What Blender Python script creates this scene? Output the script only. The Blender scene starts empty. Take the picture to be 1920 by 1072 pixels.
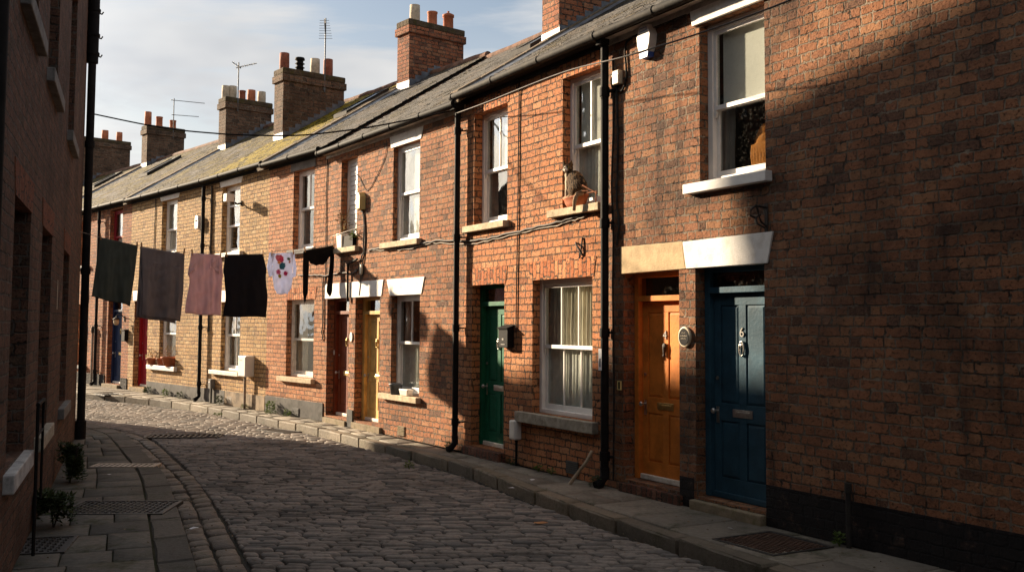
import bpy, bmesh, math, random
from mathutils import Vector, Matrix
from math import sin, cos, pi, radians, tan, atan2, sqrt
random.seed(7)
R = random.uniform
SC = bpy.context.scene
COL = SC.collection

# ------------------------------------------------------------------ node helpers
class NT:
    def __init__(s, name):
        s.m = bpy.data.materials.new(name); s.m.use_nodes = True
        s.t = s.m.node_tree; s.t.nodes.clear()
        s.out = s.t.nodes.new('ShaderNodeOutputMaterial')
    def n(s, typ, ins=None, **kw):
        nd = s.t.nodes.new(typ)
        for k, v in kw.items(): setattr(nd, k, v)
        for k, v in (ins or {}).items(): s.set(nd.inputs[k], v)
        return nd
    def set(s, sock, v):
        if isinstance(v, bpy.types.NodeSocket): s.t.links.new(v, sock)
        elif isinstance(v, (tuple, list)) and len(v) == 3 and sock.type == 'RGBA': sock.default_value = (*v, 1)
        else: sock.default_value = v
    def math(s, op, *a, clamp=False):
        nd = s.t.nodes.new('ShaderNodeMath'); nd.operation = op; nd.use_clamp = clamp
        for i, v in enumerate(a): s.set(nd.inputs[i], v)
        return nd.outputs[0]
    def mix(s, f, a, b, mode='MIX'):
        nd = s.t.nodes.new('ShaderNodeMix'); nd.data_type = 'RGBA'; nd.blend_type = mode
        s.set(nd.inputs[0], f); s.set(nd.inputs[6], a); s.set(nd.inputs[7], b)
        return nd.outputs[2]
    def ss(s, v, a, b, lo=0., hi=1.):
        nd = s.t.nodes.new('ShaderNodeMapRange'); nd.interpolation_type = 'SMOOTHSTEP'
        for k, x in zip(range(5), (v, a, b, lo, hi)): s.set(nd.inputs[k], x)
        return nd.outputs[0]
    def noise(s, vec, scale, detail=3., rough=.55, col=False):
        nd = s.n('ShaderNodeTexNoise', {'Scale': scale, 'Detail': detail, 'Roughness': rough})
        if vec is not None: s.set(nd.inputs['Vector'], vec)
        return nd.outputs['Color' if col else 0]
    def obj(s): return s.n('ShaderNodeTexCoord').outputs['Object']
    def geo(s): return s.n('ShaderNodeNewGeometry').outputs['Position']
    def rnd(s): return s.n('ShaderNodeObjectInfo').outputs['Random']
    def bump(s, h, dist, st=1.):
        return s.n('ShaderNodeBump', {'Height': h, 'Distance': dist, 'Strength': st}).outputs[0]
    def pbr(s, col, rough=.8, spec=.3, normal=None, metal=0., **kw):
        b = s.n('ShaderNodeBsdfPrincipled', {'Base Color': col, 'Roughness': rough, 'Specular IOR Level': spec, 'Metallic': metal})
        if normal is not None: s.set(b.inputs['Normal'], normal)
        for k, v in kw.items(): s.set(b.inputs[k], v)
        s.t.links.new(b.outputs[0], s.out.inputs[0]); return s.m

def brick(name, cA, cB, cC, cD, mortar, soot=.35, soot_pit_col=(.02, .014, .012), swap=False, relief=1., dark=.12, paint=None):
    t = NT(name)
    uv = t.n('ShaderNodeTexCoord').outputs['UV']
    off = t.math('MULTIPLY', t.rnd(), 40.)
    sep = t.n('ShaderNodeSeparateXYZ', {0: uv})
    u, v = sep.outputs[0], sep.outputs[1]
    pos = t.n('ShaderNodeCombineXYZ', {0: u, 1: v, 2: off}).outputs[0]
    w1 = t.n('ShaderNodeSeparateXYZ', {0: t.noise(pos, 9., 4., .6, True)})
    w2 = t.n('ShaderNodeSeparateXYZ', {0: t.noise(pos, 1.1, 2., .5, True)})
    u = t.math('ADD', u, t.math('MULTIPLY', t.math('SUBTRACT', w1.outputs[0], .5), .034))
    v = t.math('ADD', v, t.math('MULTIPLY', t.math('SUBTRACT', w1.outputs[1], .5), .030))
    v = t.math('ADD', v, t.math('MULTIPLY', t.math('SUBTRACT', w2.outputs[1], .5), .030))
    if swap: u, v = v, u
    rowf = t.math('DIVIDE', v, .086)
    row = t.math('FLOOR', rowf); fv = t.math('FRACT', rowf)
    wr = t.n('ShaderNodeTexWhiteNoise', {'W': row}, noise_dimensions='1D').outputs[0]
    par = t.math('MODULO', t.math('ADD', row, 1000.), 2.)
    uu = t.math('DIVIDE', t.math('ADD', u, t.math('MULTIPLY', wr, .09)), .345)
    uu = t.math('ADD', uu, t.math('MULTIPLY', par, .5))
    cell = t.math('FLOOR', uu); p = t.math('MULTIPLY', t.math('FRACT', uu), .345)
    ih = t.math('GREATER_THAN', p, .23)
    lx = t.math('SUBTRACT', p, t.math('MULTIPLY', ih, .23))
    wd = t.math('SUBTRACT', .23, t.math('MULTIPLY', ih, .115))
    dx = t.math('MINIMUM', lx, t.math('SUBTRACT', wd, lx))
    dy = t.math('MULTIPLY', t.math('MINIMUM', fv, t.math('SUBTRACT', 1., fv)), .086)
    d = t.math('SMOOTH_MIN', dx, dy, .006)
    idv = t.n('ShaderNodeCombineXYZ', {0: t.math('ADD', t.math('MULTIPLY', cell, 2.), ih), 1: row, 2: off}).outputs[0]
    wn = t.n('ShaderNodeTexWhiteNoise', {'Vector': idv}, noise_dimensions='3D')
    rs = t.n('ShaderNodeSeparateColor', {0: wn.outputs['Color']})
    r1, r2, r3 = rs.outputs; r4 = wn.outputs['Value']
    fine = t.noise(pos, 55., 5., .7)
    chip = t.noise(pos, 22., 3., .6)
    dd = t.math('SUBTRACT', d, t.math('MULTIPLY', t.ss(chip, .5, .72), .018))
    face = t.ss(dd, .003, .0085)
    pit = t.ss(t.noise(pos, 38., 3., .6), .57, .68)
    c = t.mix(t.ss(r1, .1, .9), cA, cB)
    c = t.mix(t.math('GREATER_THAN', r2, .74), c, cC)
    c = t.mix(t.math('GREATER_THAN', r3, 1 - dark), c, cD)
    c = t.mix(t.math('MULTIPLY', t.ss(fine, .3, .75), .45), c, t.mix(.5, cC, (.5, .3, .17)), 'MIX')
    c = t.mix(t.math('MULTIPLY', t.ss(chip, .45, .3), .5), c, cD)
    big = t.noise(pos, .9, 4., .65)
    mo = t.mix(t.ss(t.noise(pos, 3., 3.), .35, .7), mortar, t.mix(.6, mortar, soot_pit_col))
    c = t.mix(face, mo, c)
    c = t.mix(t.math('MULTIPLY', t.ss(big, .42, .72), soot), c, soot_pit_col)
    drip = t.noise(t.n('ShaderNodeMapping', {0: pos, 'Scale': (3.2, .35, 1.)}).outputs[0], 1.6, 4., .6)
    c = t.mix(t.math('MULTIPLY', t.ss(drip, .54, .75), soot * .9), c, soot_pit_col)
    c = t.mix(t.math('MULTIPLY', pit, .68), c, soot_pit_col)  # pits darkened in colour, standing in for shade within the brick cavities
    spk = t.ss(t.noise(pos, 95., 3., .65), .57, .68)
    c = t.mix(t.math('MULTIPLY', spk, .5), c, cD)
    hole = t.math('MULTIPLY', t.math('SUBTRACT', 1., face), t.ss(t.noise(pos, 6.5, 3., .6), .52, .66))
    c = t.mix(t.math('MULTIPLY', hole, .8), c, (.018, .013, .011))  # gaps in the mortar coloured near black, as the shade inside them
    c = t.mix(t.math('MULTIPLY', t.ss(t.noise(pos, .75, 6., .7), .60, .74), .13), c, (.42, .36, .29))
    if paint: c = t.mix(t.math('MULTIPLY', t.ss(t.noise(pos, 5., 5., .7), .75, .55), .93), c, paint)
    tilt = t.math('MULTIPLY', t.math('MULTIPLY', t.math('SUBTRACT', lx, .06), t.math('SUBTRACT', r4, .5)), 5.)
    tilt = t.math('ADD', tilt, t.math('MULTIPLY', t.math('MULTIPLY', t.math('SUBTRACT', fv, .5), t.math('SUBTRACT', r2, .5)), .7))
    h = t.math('MULTIPLY', face, t.math('ADD', t.math('ADD', .75, t.math('MULTIPLY', r3, .45)), tilt))
    h = t.math('ADD', h, t.math('MULTIPLY', fine, .34))
    h = t.math('ADD', h, t.math('MULTIPLY', t.noise(pos, 17., 3., .6), .45))
    h = t.math('SUBTRACT', h, t.math('ADD', t.math('MULTIPLY', pit, .35), t.math('MULTIPLY', hole, .5)))
    return t.pbr(c, .88, .18, t.bump(h, .021 * relief))

def plain(name, col, rough=.7, spec=.3, var=.25, scale=6., bmp=.002, bscale=30., metal=0., dirt=0., dirtcol=(.03, .025, .02), fleck=0., **kw):
    t = NT(name); o = t.n('ShaderNodeVectorMath', {0: t.obj(), 1: t.n('ShaderNodeCombineXYZ', {0: t.math('MULTIPLY', t.rnd(), 30.)}).outputs[0]}, operation='ADD').outputs[0]
    n1 = t.noise(o, scale, 4., .6)
    c = t.mix(t.ss(n1, .3, .7), tuple(x * (1 - var) for x in col), tuple(min(1, x * (1 + var)) for x in col))
    if dirt: c = t.mix(t.math('MULTIPLY', t.ss(t.noise(o, scale * 1.7, 5., .7), .45, .7), dirt), c, dirtcol)
    if fleck: c = t.mix(t.math('MULTIPLY', t.ss(t.noise(o, 120., 2.), .6, .7), fleck), c, dirtcol)
    return t.pbr(c, rough, spec, t.bump(t.noise(o, bscale, 4., .6), bmp) if bmp else None, metal, **kw)

def slate(name, moss=0., base=(.062, .057, .054)):
    t = NT(name); g = t.n('ShaderNodeNewGeometry'); r = g.outputs['Random Per Island']; o = t.obj()
    w = t.n('ShaderNodeTexWhiteNoise', {'W': t.math('MULTIPLY', r, 811.)}, noise_dimensions='1D').outputs[0]
    n1 = t.noise(o, 14., 5., .7)
    c = t.mix(r, tuple(x * .6 for x in base), tuple(x * 1.5 for x in base))
    c = t.mix(t.math('MULTIPLY', t.math('GREATER_THAN', w, .82), .7), c, (base[0] * 1.7, base[1] * 1.4, base[2] * 1.1))
    c = t.mix(t.math('MULTIPLY', t.ss(n1, .4, .7), .45), c, tuple(x * .45 for x in base))
    c = t.mix(t.math('MULTIPLY', t.ss(t.noise(o, 45., 3.), .6, .7), .5), c, (.2, .19, .15))
    h = n1
    lo = .62 - moss * .40
    big = t.noise(o, 1.3, 5., .65); fin = t.noise(o, 26., 4., .7)
    mk = t.math('ADD', big, t.math('MULTIPLY', fin, .35))
    mm = t.ss(mk, lo + .04, lo + .22)
    mcol = t.mix(t.ss(t.noise(o, 40., 3.), .35, .65), (.16, .122, .012), (.40, .29, .022))
    mcol = t.mix(t.ss(t.noise(o, 5., 3.), .45, .65), mcol, (.05, .04, .014))
    c = t.mix(t.math('MULTIPLY', mm, min(1., .25 + moss)), c, mcol)
    h = t.math('ADD', h, t.math('MULTIPLY', mm, t.math('MULTIPLY', fin, 4.)))
    return t.pbr(c, .8, .22, t.bump(h, .012))

def island(name, cA, cB, cC, rough=.6, spec=.35, bmp=.006, bscale=25., stain=.5, staincol=(.012, .011, .01), moss=0., top=.0):
    t = NT(name); g = t.n('ShaderNodeNewGeometry'); r = g.outputs['Random Per Island']; pos = g.outputs['Position']
    r2 = t.n('ShaderNodeTexWhiteNoise', {'W': t.math('MULTIPLY', r, 977.)}, noise_dimensions='1D').outputs[0]
    c = t.mix(r, cA, cB); c = t.mix(t.math('GREATER_THAN', r2, .72), c, cC)
    n1 = t.noise(pos, bscale, 5., .7); n2 = t.noise(pos, 1.1, 5., .65)
    c = t.mix(t.math('MULTIPLY', t.ss(n1, .35, .7), .5), c, tuple(x * .5 for x in cA))
    c = t.mix(t.math('MULTIPLY', t.ss(n2, .45, .7), stain), c, staincol)
    c = t.mix(t.math('MULTIPLY', t.ss(t.noise(pos, 160., 2.), .64, .74), .35), c, (.3, .28, .25))
    if moss: c = t.mix(t.math('MULTIPLY', t.ss(t.noise(pos, 2.3, 6., .75), .5, .68), moss), c, (.035, .04, .012))
    rg = t.math('ADD', rough - .12, t.math('MULTIPLY', n1, .24))
    return t.pbr(c, rg, spec, t.bump(n1, bmp))

def glass():
    t = NT('window_glass'); o = t.obj()
    n = t.bump(t.noise(o, 1.8, 2.), .01)
    fc = t.n('ShaderNodeLayerWeight', {'Blend': .5, 'Normal': n}).outputs['Facing']
    f = t.math('ADD', t.math('MULTIPLY', t.math('POWER', fc, 4.), .9), .06, clamp=True)
    tr = t.n('ShaderNodeBsdfTransparent', {0: (.86, .88, .87)}); gl = t.n('ShaderNodeBsdfGlossy', {'Roughness': .03, 'Normal': n})
    mx = t.n('ShaderNodeMixShader', {0: f, 1: tr.outputs[0], 2: gl.outputs[0]})
    df = t.n('ShaderNodeBsdfDiffuse', {0: (.5, .47, .42)})
    dirt = t.math('MULTIPLY', t.ss(t.noise(o, 22., 6., .75), .5, .8), .09)
    m2 = t.n('ShaderNodeMixShader', {0: dirt, 1: mx.outputs[0], 2: df.outputs[0]})
    t.t.links.new(m2.outputs[0], t.out.inputs[0]); return t.m

def cloth(name, col, weave=420., var=.06, pattern=None):
    t = NT(name); o = t.obj()
    c = t.mix(t.ss(t.noise(o, 7., 4.), .3, .7), tuple(x * (1 - var) for x in col), tuple(x * (1 + var) for x in col))
    if pattern == 'flowers':
        sp = t.n('ShaderNodeSeparateXYZ', {0: o})
        def blob(x, z, r, cc, c):
            dx = t.math('SUBTRACT', sp.outputs[0], x); dz = t.math('SUBTRACT', sp.outputs[2], z)
            dd = t.math('SQRT', t.math('ADD', t.math('MULTIPLY', dx, dx), t.math('MULTIPLY', dz, dz)))
            dd = t.math('ADD', dd, t.math('MULTIPLY', t.math('SUBTRACT', t.noise(o, 38., 4., .7), .5), .09))
            c2 = t.mix(t.ss(t.noise(o, 60., 2.), .4, .6), tuple(x * .55 for x in cc), cc)
            return t.mix(t.ss(dd, r, r * .8), c, c2)
        for a in [(.2, -.10, .075, (.62, .10, .2)), (.15, -.07, .05, (.6, .22, .3)), (.24, -.22, .07, (.06, .2, .3)), (.17, -.33, .05, (.55, .14, .3)),
                  (.31, -.35, .045, (.5, .05, .2)), (.2, -.40, .04, (.33, .28, .06)), (.36, -.09, .03, (.1, .15, .1)), (.38, -.14, .025, (.5, .2, .15)), (.18, -.16, .035, (.7, .35, .15))]:
            c = blob(*a, c)
    b = t.math('ADD', t.noise(o, 60., 3.), t.math('MULTIPLY', t.noise(o, weave, 1.), .5))
    t.pbr(c, .95, .1, t.bump(b, .0025)); pb = [n for n in t.t.nodes if n.type == 'BSDF_PRINCIPLED'][0]
    tl = t.n('ShaderNodeBsdfTranslucent', {0: c}); mx = t.n('ShaderNodeMixShader', {0: .26, 1: pb.outputs[0], 2: tl.outputs[0]})
    t.t.links.new(mx.outputs[0], t.out.inputs[0]); return t.m

M = {}
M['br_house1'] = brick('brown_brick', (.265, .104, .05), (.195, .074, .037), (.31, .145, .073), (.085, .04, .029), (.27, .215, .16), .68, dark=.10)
M['br_house2'] = brick('orange_brick', (.50, .195, .075), (.44, .15, .055), (.55, .25, .115), (.27, .09, .04), (.16, .105, .07), .2, dark=.07)
M['br_house3'] = brick('mottled_brick', (.40, .155, .065), (.32, .11, .048), (.44, .2, .1), (.12, .06, .045), (.22, .165, .115), .36)
M['br_house4'] = brick('salmon_brick', (.52, .225, .105), (.46, .17, .072), (.56, .28, .15), (.3, .115, .06), (.2, .13, .085), .18, dark=.06)
M['br_yellow'] = brick('yellow_brick', (.52, .32, .135), (.44, .25, .10), (.56, .38, .19), (.3, .17, .08), (.2, .14, .09), .22, dark=.08)
M['br_red'] = brick('red_brick', (.40, .13, .055), (.32, .095, .04), (.46, .19, .085), (.18, .06, .035), (.2, .14, .1), .3)
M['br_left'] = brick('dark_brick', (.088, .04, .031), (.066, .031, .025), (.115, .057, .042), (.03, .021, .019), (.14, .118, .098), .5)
M['br_stack'] = brick('sooty_brick', (.14, .078, .05), (.095, .055, .038), (.2, .115, .075), (.04, .03, .025), (.25, .2, .145), .45)
M['br_stackred'] = brick('stack_brick', (.40, .13, .06), (.3, .09, .042), (.44, .19, .1), (.13, .05, .035), (.2, .14, .1), .35)
M['so_orange'] = brick('orange_arch_brick', (.52, .165, .055), (.44, .12, .04), (.56, .22, .09), (.3, .08, .03), (.17, .11, .07), .12, swap=True, dark=.05)
M['so_red'] = brick('red_arch_brick', (.44, .15, .06), (.36, .11, .042), (.46, .19, .08), (.2, .07, .03), (.17, .11, .07), .25, swap=True)
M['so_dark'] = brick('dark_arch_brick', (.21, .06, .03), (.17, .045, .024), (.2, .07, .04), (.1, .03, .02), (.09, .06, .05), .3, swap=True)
M['step_brick'] = brick('step_brick', (.17, .055, .035), (.13, .04, .03), (.2, .08, .05), (.06, .03, .025), (.09, .07, .05), .5, swap=True)
M['plinth_black'] = brick('black_painted_brick', (.05, .03, .025), (.04, .026, .022), (.05, .035, .03), (.02, .016, .015), (.06, .05, .045), .3, paint=(.014, .013, .014))
M['plinth_grey'] = plain('grey_render', (.10, .095, .09), .85, .2, .35, 3., .006, 40., dirt=.7)
M['plinth_tan'] = plain('tan_render', (.25, .19, .13), .85, .2, .35, 3., .006, 40., dirt=.7)
M['slate'] = slate('slate_roof', 0.)
M['slate_moss'] = slate('mossy_slate', 1.)
M['slate_light'] = slate('pale_slate', .2, (.082, .073, .065))
M['lead'] = plain('lead_flashing', (.13, .142, .165), .5, .4, .3, 9., .003, 30.)
M['coping'] = plain('coping_mortar', (.16, .12, .085), .9, .2, .4, 8., .012, 30., dirt=.6, dirtcol=(.06, .055, .02))
M['mossy_cap'] = plain('mossy_cap', (.085, .06, .038), .9, .2, .4, 5., .03, 22., dirt=.95, dirtcol=(.075, .062, .012))
M['ridge'] = plain('ridge_tile', (.17, .09, .06), .85, .2, .4, 5., .008, 30., dirt=.5)
M['white'] = plain('white_paint', (.78, .76, .73), .45, .4, .06, 6., .0015, 40., dirt=.12, dirtcol=(.45, .4, .33))
M['oldwhite'] = plain('weathered_white_paint', (.72, .68, .6), .6, .3, .1, 8., .003, 50., dirt=.5, dirtcol=(.36, .28, .2))
M['lintel_white'] = plain('white_lintel_paint', (.82, .79, .75), .65, .3, .05, 4., .004, 60., dirt=.42, dirtcol=(.46, .40, .32), fleck=.35)
M['lintel_grey'] = plain('grey_stone', (.2, .18, .16), .85, .2, .2, 5., .004, 50.)
M['sandstone'] = plain('sandstone', (.5, .37, .22), .85, .2, .16, 7., .005, 60., dirt=.3, dirtcol=(.25, .17, .1), fleck=.4)
M['sill'] = plain('stone_sill', (.56, .45, .31), .85, .2, .18, 9., .005, 45., dirt=.5, dirtcol=(.25, .19, .1))
M['sill_grey'] = plain('weathered_concrete', (.36, .32, .26), .9, .2, .2, 9., .008, 35., dirt=.6, dirtcol=(.15, .13, .08))
M['sill_pale'] = plain('pale_stone', (.42, .415, .41), .85, .25, .2, 6., .006, 40., dirt=.4)
M['sill_dark'] = plain('dark_stone', (.17, .165, .16), .85, .25, .25, 6., .006, 40., dirt=.4)
M['step'] = plain('stone_step', (.24, .19, .13), .9, .2, .2, 6., .006, 40., dirt=.6, dirtcol=(.1, .095, .03))
M['black'] = plain('black_metal', (.012, .011, .011), .72, .1, .3, 8., .002, 40.)
M['gutter'] = plain('grey_gutter', (.032, .03, .029), .75, .12, .3, 5., .002, 40., dirt=.3, dirtcol=(.12, .1, .07))
M['iron'] = plain('rusty_iron', (.03, .022, .018), .7, .3, .4, 20., .003, 60.)
M['cable'] = plain('old_cable', (.06, .05, .045), .7, .3, .4, 10., 0)
M['cable_pale'] = plain('pale_cable', (.3, .25, .2), .7, .3, .3, 10., 0)
M['fascia'] = plain('pale_fascia', (.45, .4, .35), .6, .3, .3, 3., .003, 30., dirt=.5)
M['room'] = plain('dark_room', (.035, .028, .023), .9, .1, .3, 2., 0)
M['sky_panel'] = plain('white_sky_panel', (.86, .83, .78), .8, .2, .05, 2., 0)  # white panel behind the glass, standing in for bright sky reflected there
M['net'] = plain('net_curtain', (.85, .83, .78), .9, .1, .12, 9., .004, 120.)
M['drape'] = plain('cream_drape', (.80, .72, .58), .9, .1, .12, 4., .004, 60.)
M['greydrape'] = plain('grey_drape', (.3, .27, .25), .9, .1, .12, 4., .004, 60.)
M['glass'] = glass()
M['pot_red'] = plain('terracotta', (.46, .15, .07), .8, .25, .2, 8., .003, 40., dirt=.3)
M['pot_dark'] = plain('sooty_terracotta', (.28, .09, .05), .8, .25, .25, 8., .003, 40., dirt=.5)
M['pot_buff'] = plain('buff_clay', (.52, .42, .3), .8, .25, .18, 8., .003, 40., dirt=.3)
M['brass'] = plain('brass', (.55, .38, .14), .35, .5, .2, 30., .001, 60., metal=.9)
M['chrome'] = plain('dull_steel', (.55, .53, .5), .3, .5, .15, 30., 0, metal=.9)
M['alu'] = plain('aerial_metal', (.12, .12, .12), .5, .4, .2, 10., 0, metal=.4)
M['plastic'] = plain('white_plastic', (.76, .72, .66), .5, .4, .05, 5., .001, 60., dirt=.12, dirtcol=(.4, .33, .26))
M['cream'] = plain('cream_plastic', (.66, .56, .4), .5, .4, .08, 5., .001, 60., dirt=.15, dirtcol=(.4, .33, .26))
M['yellowbox'] = plain('yellowed_plastic', (.7, .56, .22), .5, .4, .08, 5., .001, 60.)
M['blue'] = plain('blue_plastic', (.05, .11, .4), .4, .4, .08, 5., 0)
def paintm(n, c, **k): return plain(n, c, .62, .16, .2, 3.5, .003, 28., dirt=.45, dirtcol=tuple(x * .5 + .006 for x in c), **k)
M['d_orange'] = paintm('orange_door_paint', (.62, .20, .034))
M['d_blue'] = paintm('blue_door_paint', (.026, .072, .108))
M['d_green'] = paintm('green_door_paint', (.01, .115, .06))
M['d_gold'] = paintm('ochre_door_paint', (.66, .42, .14))
M['d_brown'] = paintm('mahogany_stain', (.17, .04, .016))
M['d_red'] = paintm('crimson_door_paint', (.30, .012, .02))
M['d_navy'] = paintm('navy_door_paint', (.012, .025, .07))
M['f_red'] = paintm('red_frame_paint', (.28, .02, .03))
M['wood'] = plain('weathered_wood', (.42, .33, .23), .8, .2, .25, 12., .003, 50.)
M['twig'] = plain('red_twig', (.25, .09, .04), .8, .2, .3, 12., .002, 50.)
M['peg'] = plain('wood_peg', (.36, .2, .09), .7, .3, .2, 12., 0)
M['soil'] = plain('soil', (.03, .022, .016), .95, .1, .4, 20., .01, 40.)
M['bed'] = plain('road_bed', (.022, .02, .018), .9, .25, .5, 1.5, .012, 30., dirt=.5, dirtcol=(.03, .032, .012))
M['ground'] = plain('ground_earth', (.05, .045, .04), .95, .1, .3, 1., .01, 10.)
M['mossbed'] = plain('mossy_joint', (.035, .032, .018), .95, .1, .4, 3., .01, 30., dirt=.6, dirtcol=(.03, .04, .012))
M['sett'] = island('granite_sett', (.24, .212, .19), (.33, .285, .25), (.165, .152, .143), .82, .12, .006, 24., .4)
M['gsett'] = island('gutter_sett', (.13, .105, .085), (.17, .14, .11), (.09, .075, .065), .62, .35, .01, 22., .55, moss=.5)
M['flag_dark'] = island('weathered_shaded_flag', (.115, .108, .096), (.15, .138, .12), (.098, .092, .084), .8, .22, .006, 18., .5, (.035, .032, .027), moss=.8)  # weathered left flags, darkened in colour to stand for shade on that side
M['flag'] = island('sandstone_flag', (.22, .19, .155), (.28, .24, .19), (.19, .165, .135), .8, .28, .006, 18., .5, (.04, .034, .025), moss=.7)
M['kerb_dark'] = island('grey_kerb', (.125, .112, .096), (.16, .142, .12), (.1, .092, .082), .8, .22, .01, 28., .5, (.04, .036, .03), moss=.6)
M['kerb'] = island('kerb_stone', (.20, .165, .12), (.25, .2, .145), (.16, .135, .105), .75, .28, .01, 28., .55, (.05, .042, .03), moss=.5)
M['castiron'] = plain('cast_iron', (.028, .025, .023), .5, .45, .3, 10., .003, 40.)
M['castrust'] = plain('rusty_cover', (.085, .045, .03), .65, .35, .35, 10., .004, 40., dirt=.5)
M['steel_slat'] = plain('worn_steel', (.36, .3, .24), .45, .5, .25, 10., .002, 40., metal=.5)
M['paper'] = plain('paper_scrap', (.75, .75, .78), .8, .2, .1, 30., 0)
M['deadleaf'] = plain('dead_leaf', (.4, .2, .09), .8, .2, .3, 20., .002, 50.)
M['ginger'] = cloth('ginger_fabric', (.62, .25, .07))
M['pinkflower'] = plain('pink_cloth_flower', (.75, .1, .1), .8, .2, .2, 30., 0)

def leafmat(name, cA, cB, tr=.25):
    t = NT(name); g = t.n('ShaderNodeNewGeometry'); r = g.outputs['Random Per Island']
    c = t.mix(r, cA, cB); c = t.mix(t.math('MULTIPLY', t.ss(t.noise(g.outputs['Position'], 30., 2.), .4, .7), .5), c, tuple(x * .5 for x in cA))
    d = t.n('ShaderNodeBsdfPrincipled', {'Base Color': c, 'Roughness': .55, 'Specular IOR Level': .3})
    tl = t.n('ShaderNodeBsdfTranslucent', {0: c}); mx = t.n('ShaderNodeMixShader', {0: tr, 1: d.outputs[0], 2: tl.outputs[0]})
    t.t.links.new(mx.outputs[0], t.out.inputs[0]); return t.m
M['leaf'] = leafmat('weed_leaf', (.07, .12, .02), (.16, .22, .04))
M['leaf_dark'] = leafmat('dark_leaf', (.03, .045, .015), (.06, .08, .025))
M['leaf_dry'] = leafmat('dry_leaf', (.2, .13, .06), (.3, .2, .08))

# ------------------------------------------------------------------ mesh helpers
class MB:
    def __init__(s): s.v = []; s.f = []; s.sm = []
    def add(s, vs, fs, smooth=False):
        o = len(s.v); s.v += [tuple(p) for p in vs]
        for f in fs: s.f.append(tuple(i + o for i in f)); s.sm.append(smooth)
        return s
    def box(s, x0, x1, y0, y1, z0, z1):
        return s.add([(x0,y0,z0),(x1,y0,z0),(x1,y1,z0),(x0,y1,z0),(x0,y0,z1),(x1,y0,z1),(x1,y1,z1),(x0,y1,z1)],
              [(0,3,2,1),(4,5,6,7),(0,1,5,4),(1,2,6,5),(2,3,7,6),(3,0,4,7)])
    def prism(s, pts, y0, y1):       # polygon in x,z extruded in y
        n = len(pts); vs = [(x, y0, z) for x, z in pts] + [(x, y1, z) for x, z in pts]
        fs = [tuple(range(n)), tuple(range(2*n-1, n-1, -1))] + [(i, i+n, (i+1) % n + n, (i+1) % n) for i in range(n)]
        return s.add(vs, fs)
    def hexa(s, bot, top):
        return s.add(list(bot) + list(top), [(0,3,2,1),(4,5,6,7),(0,1,5,4),(1,2,6,5),(2,3,7,6),(3,0,4,7)])
    def tube(s, pts, r, n=8, cap=True):
        P = [Vector(p) for p in pts]; k = len(P); rs = r if isinstance(r, (list, tuple)) else [r] * k
        vs = []; up = Vector((0, 0, 1))
        for i, p in enumerate(P):
            d = (P[min(i+1, k-1)] - P[max(i-1, 0)]).normalized()
            a = up if abs(d.z) < .9 else Vector((1, 0, 0))
            e1 = d.cross(a).normalized(); e2 = d.cross(e1).normalized()
            for j in range(n):
                t = 2 * pi * j / n; vs.append(p + (e1 * cos(t) + e2 * sin(t)) * rs[i])
        fs = [(i*n + j, i*n + (j+1) % n, (i+1)*n + (j+1) % n, (i+1)*n + j) for i in range(k-1) for j in range(n)]
        s.add(vs, fs, True)
        if cap: s.add(vs[:n], [tuple(range(n-1, -1, -1))]); s.add(vs[-n:], [tuple(range(n))])
        return s
    def lathe(s, prof, c=(0, 0, 0), n=16, sx=1., sy=1.):
        vs = [(c[0] + r*cos(2*pi*j/n)*sx, c[1] + r*sin(2*pi*j/n)*sy, c[2] + z) for r, z in prof for j in range(n)]
        k = len(prof)
        s.add(vs, [(i*n + j, i*n + (j+1) % n, (i+1)*n + (j+1) % n, (i+1)*n + j) for i in range(k-1) for j in range(n)], True)
        return s
    def disc_y(s, c, r, y0, y1, n=20, rz=None):   # a short cylinder along y
        rz = rz or r
        a = [(c[0] + r*cos(2*pi*j/n), c[1] + rz*sin(2*pi*j/n)) for j in range(n)]
        return s.prism(a, y0, y1)
    def ell(s, c, r, n=14, m=9, rot=None):
        vs = []; c = Vector(c)
        for i in range(m + 1):
            th = pi * i / m
            for j in range(n):
                p = Vector((r[0]*sin(th)*cos(2*pi*j/n), r[1]*sin(th)*sin(2*pi*j/n), r[2]*cos(th)))
                if rot: p = rot @ p
                vs.append(c + p)
        return s.add(vs, [(i*n + j, (i+1)*n + j, (i+1)*n + (j+1) % n, i*n + (j+1) % n) for i in range(m) for j in range(n)], True)
    def build(s, name, mat, parent=None, bevel=0., **props):
        me = bpy.data.meshes.new(name); me.from_pydata(s.v, [], s.f); me.update()
        me.polygons.foreach_set('use_smooth', s.sm)
        uv = me.uv_layers.new(name='UVMap').data
        for p in me.polygons:
            n = p.normal; a = max(range(3), key=lambda i: abs(n[i]))
            for li in p.loop_indices:
                c = me.vertices[me.loops[li].vertex_index].co
                uv[li].uv = (c.y + .137, c.z) if a == 0 else ((c.x, c.z) if a == 1 else (c.x, c.y))
        me.materials.append(M[mat] if isinstance(mat, str) else mat)
        o = bpy.data.objects.new(name, me); COL.objects.link(o)
        if parent: o.parent = parent
        if bevel:
            b = o.modifiers.new('edge', 'BEVEL'); b.width = bevel; b.segments = 2; b.limit_method = 'ANGLE'; b.angle_limit = radians(40)
        for k, v in props.items(): o[k] = v
        return o

def tag(o, label, cat, group=None):
    o['label'] = label; o['category'] = cat
    if group: o['group'] = group
    return o
def thing(name, label, cat, M4=None, group=None):
    o = bpy.data.objects.new(name, None); COL.objects.link(o); o.empty_display_size = .2
    if M4 is not None: o.matrix_world = M4
    return tag(o, label, cat, group)
def place(o, M4): o.matrix_world = M4; return o

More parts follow.
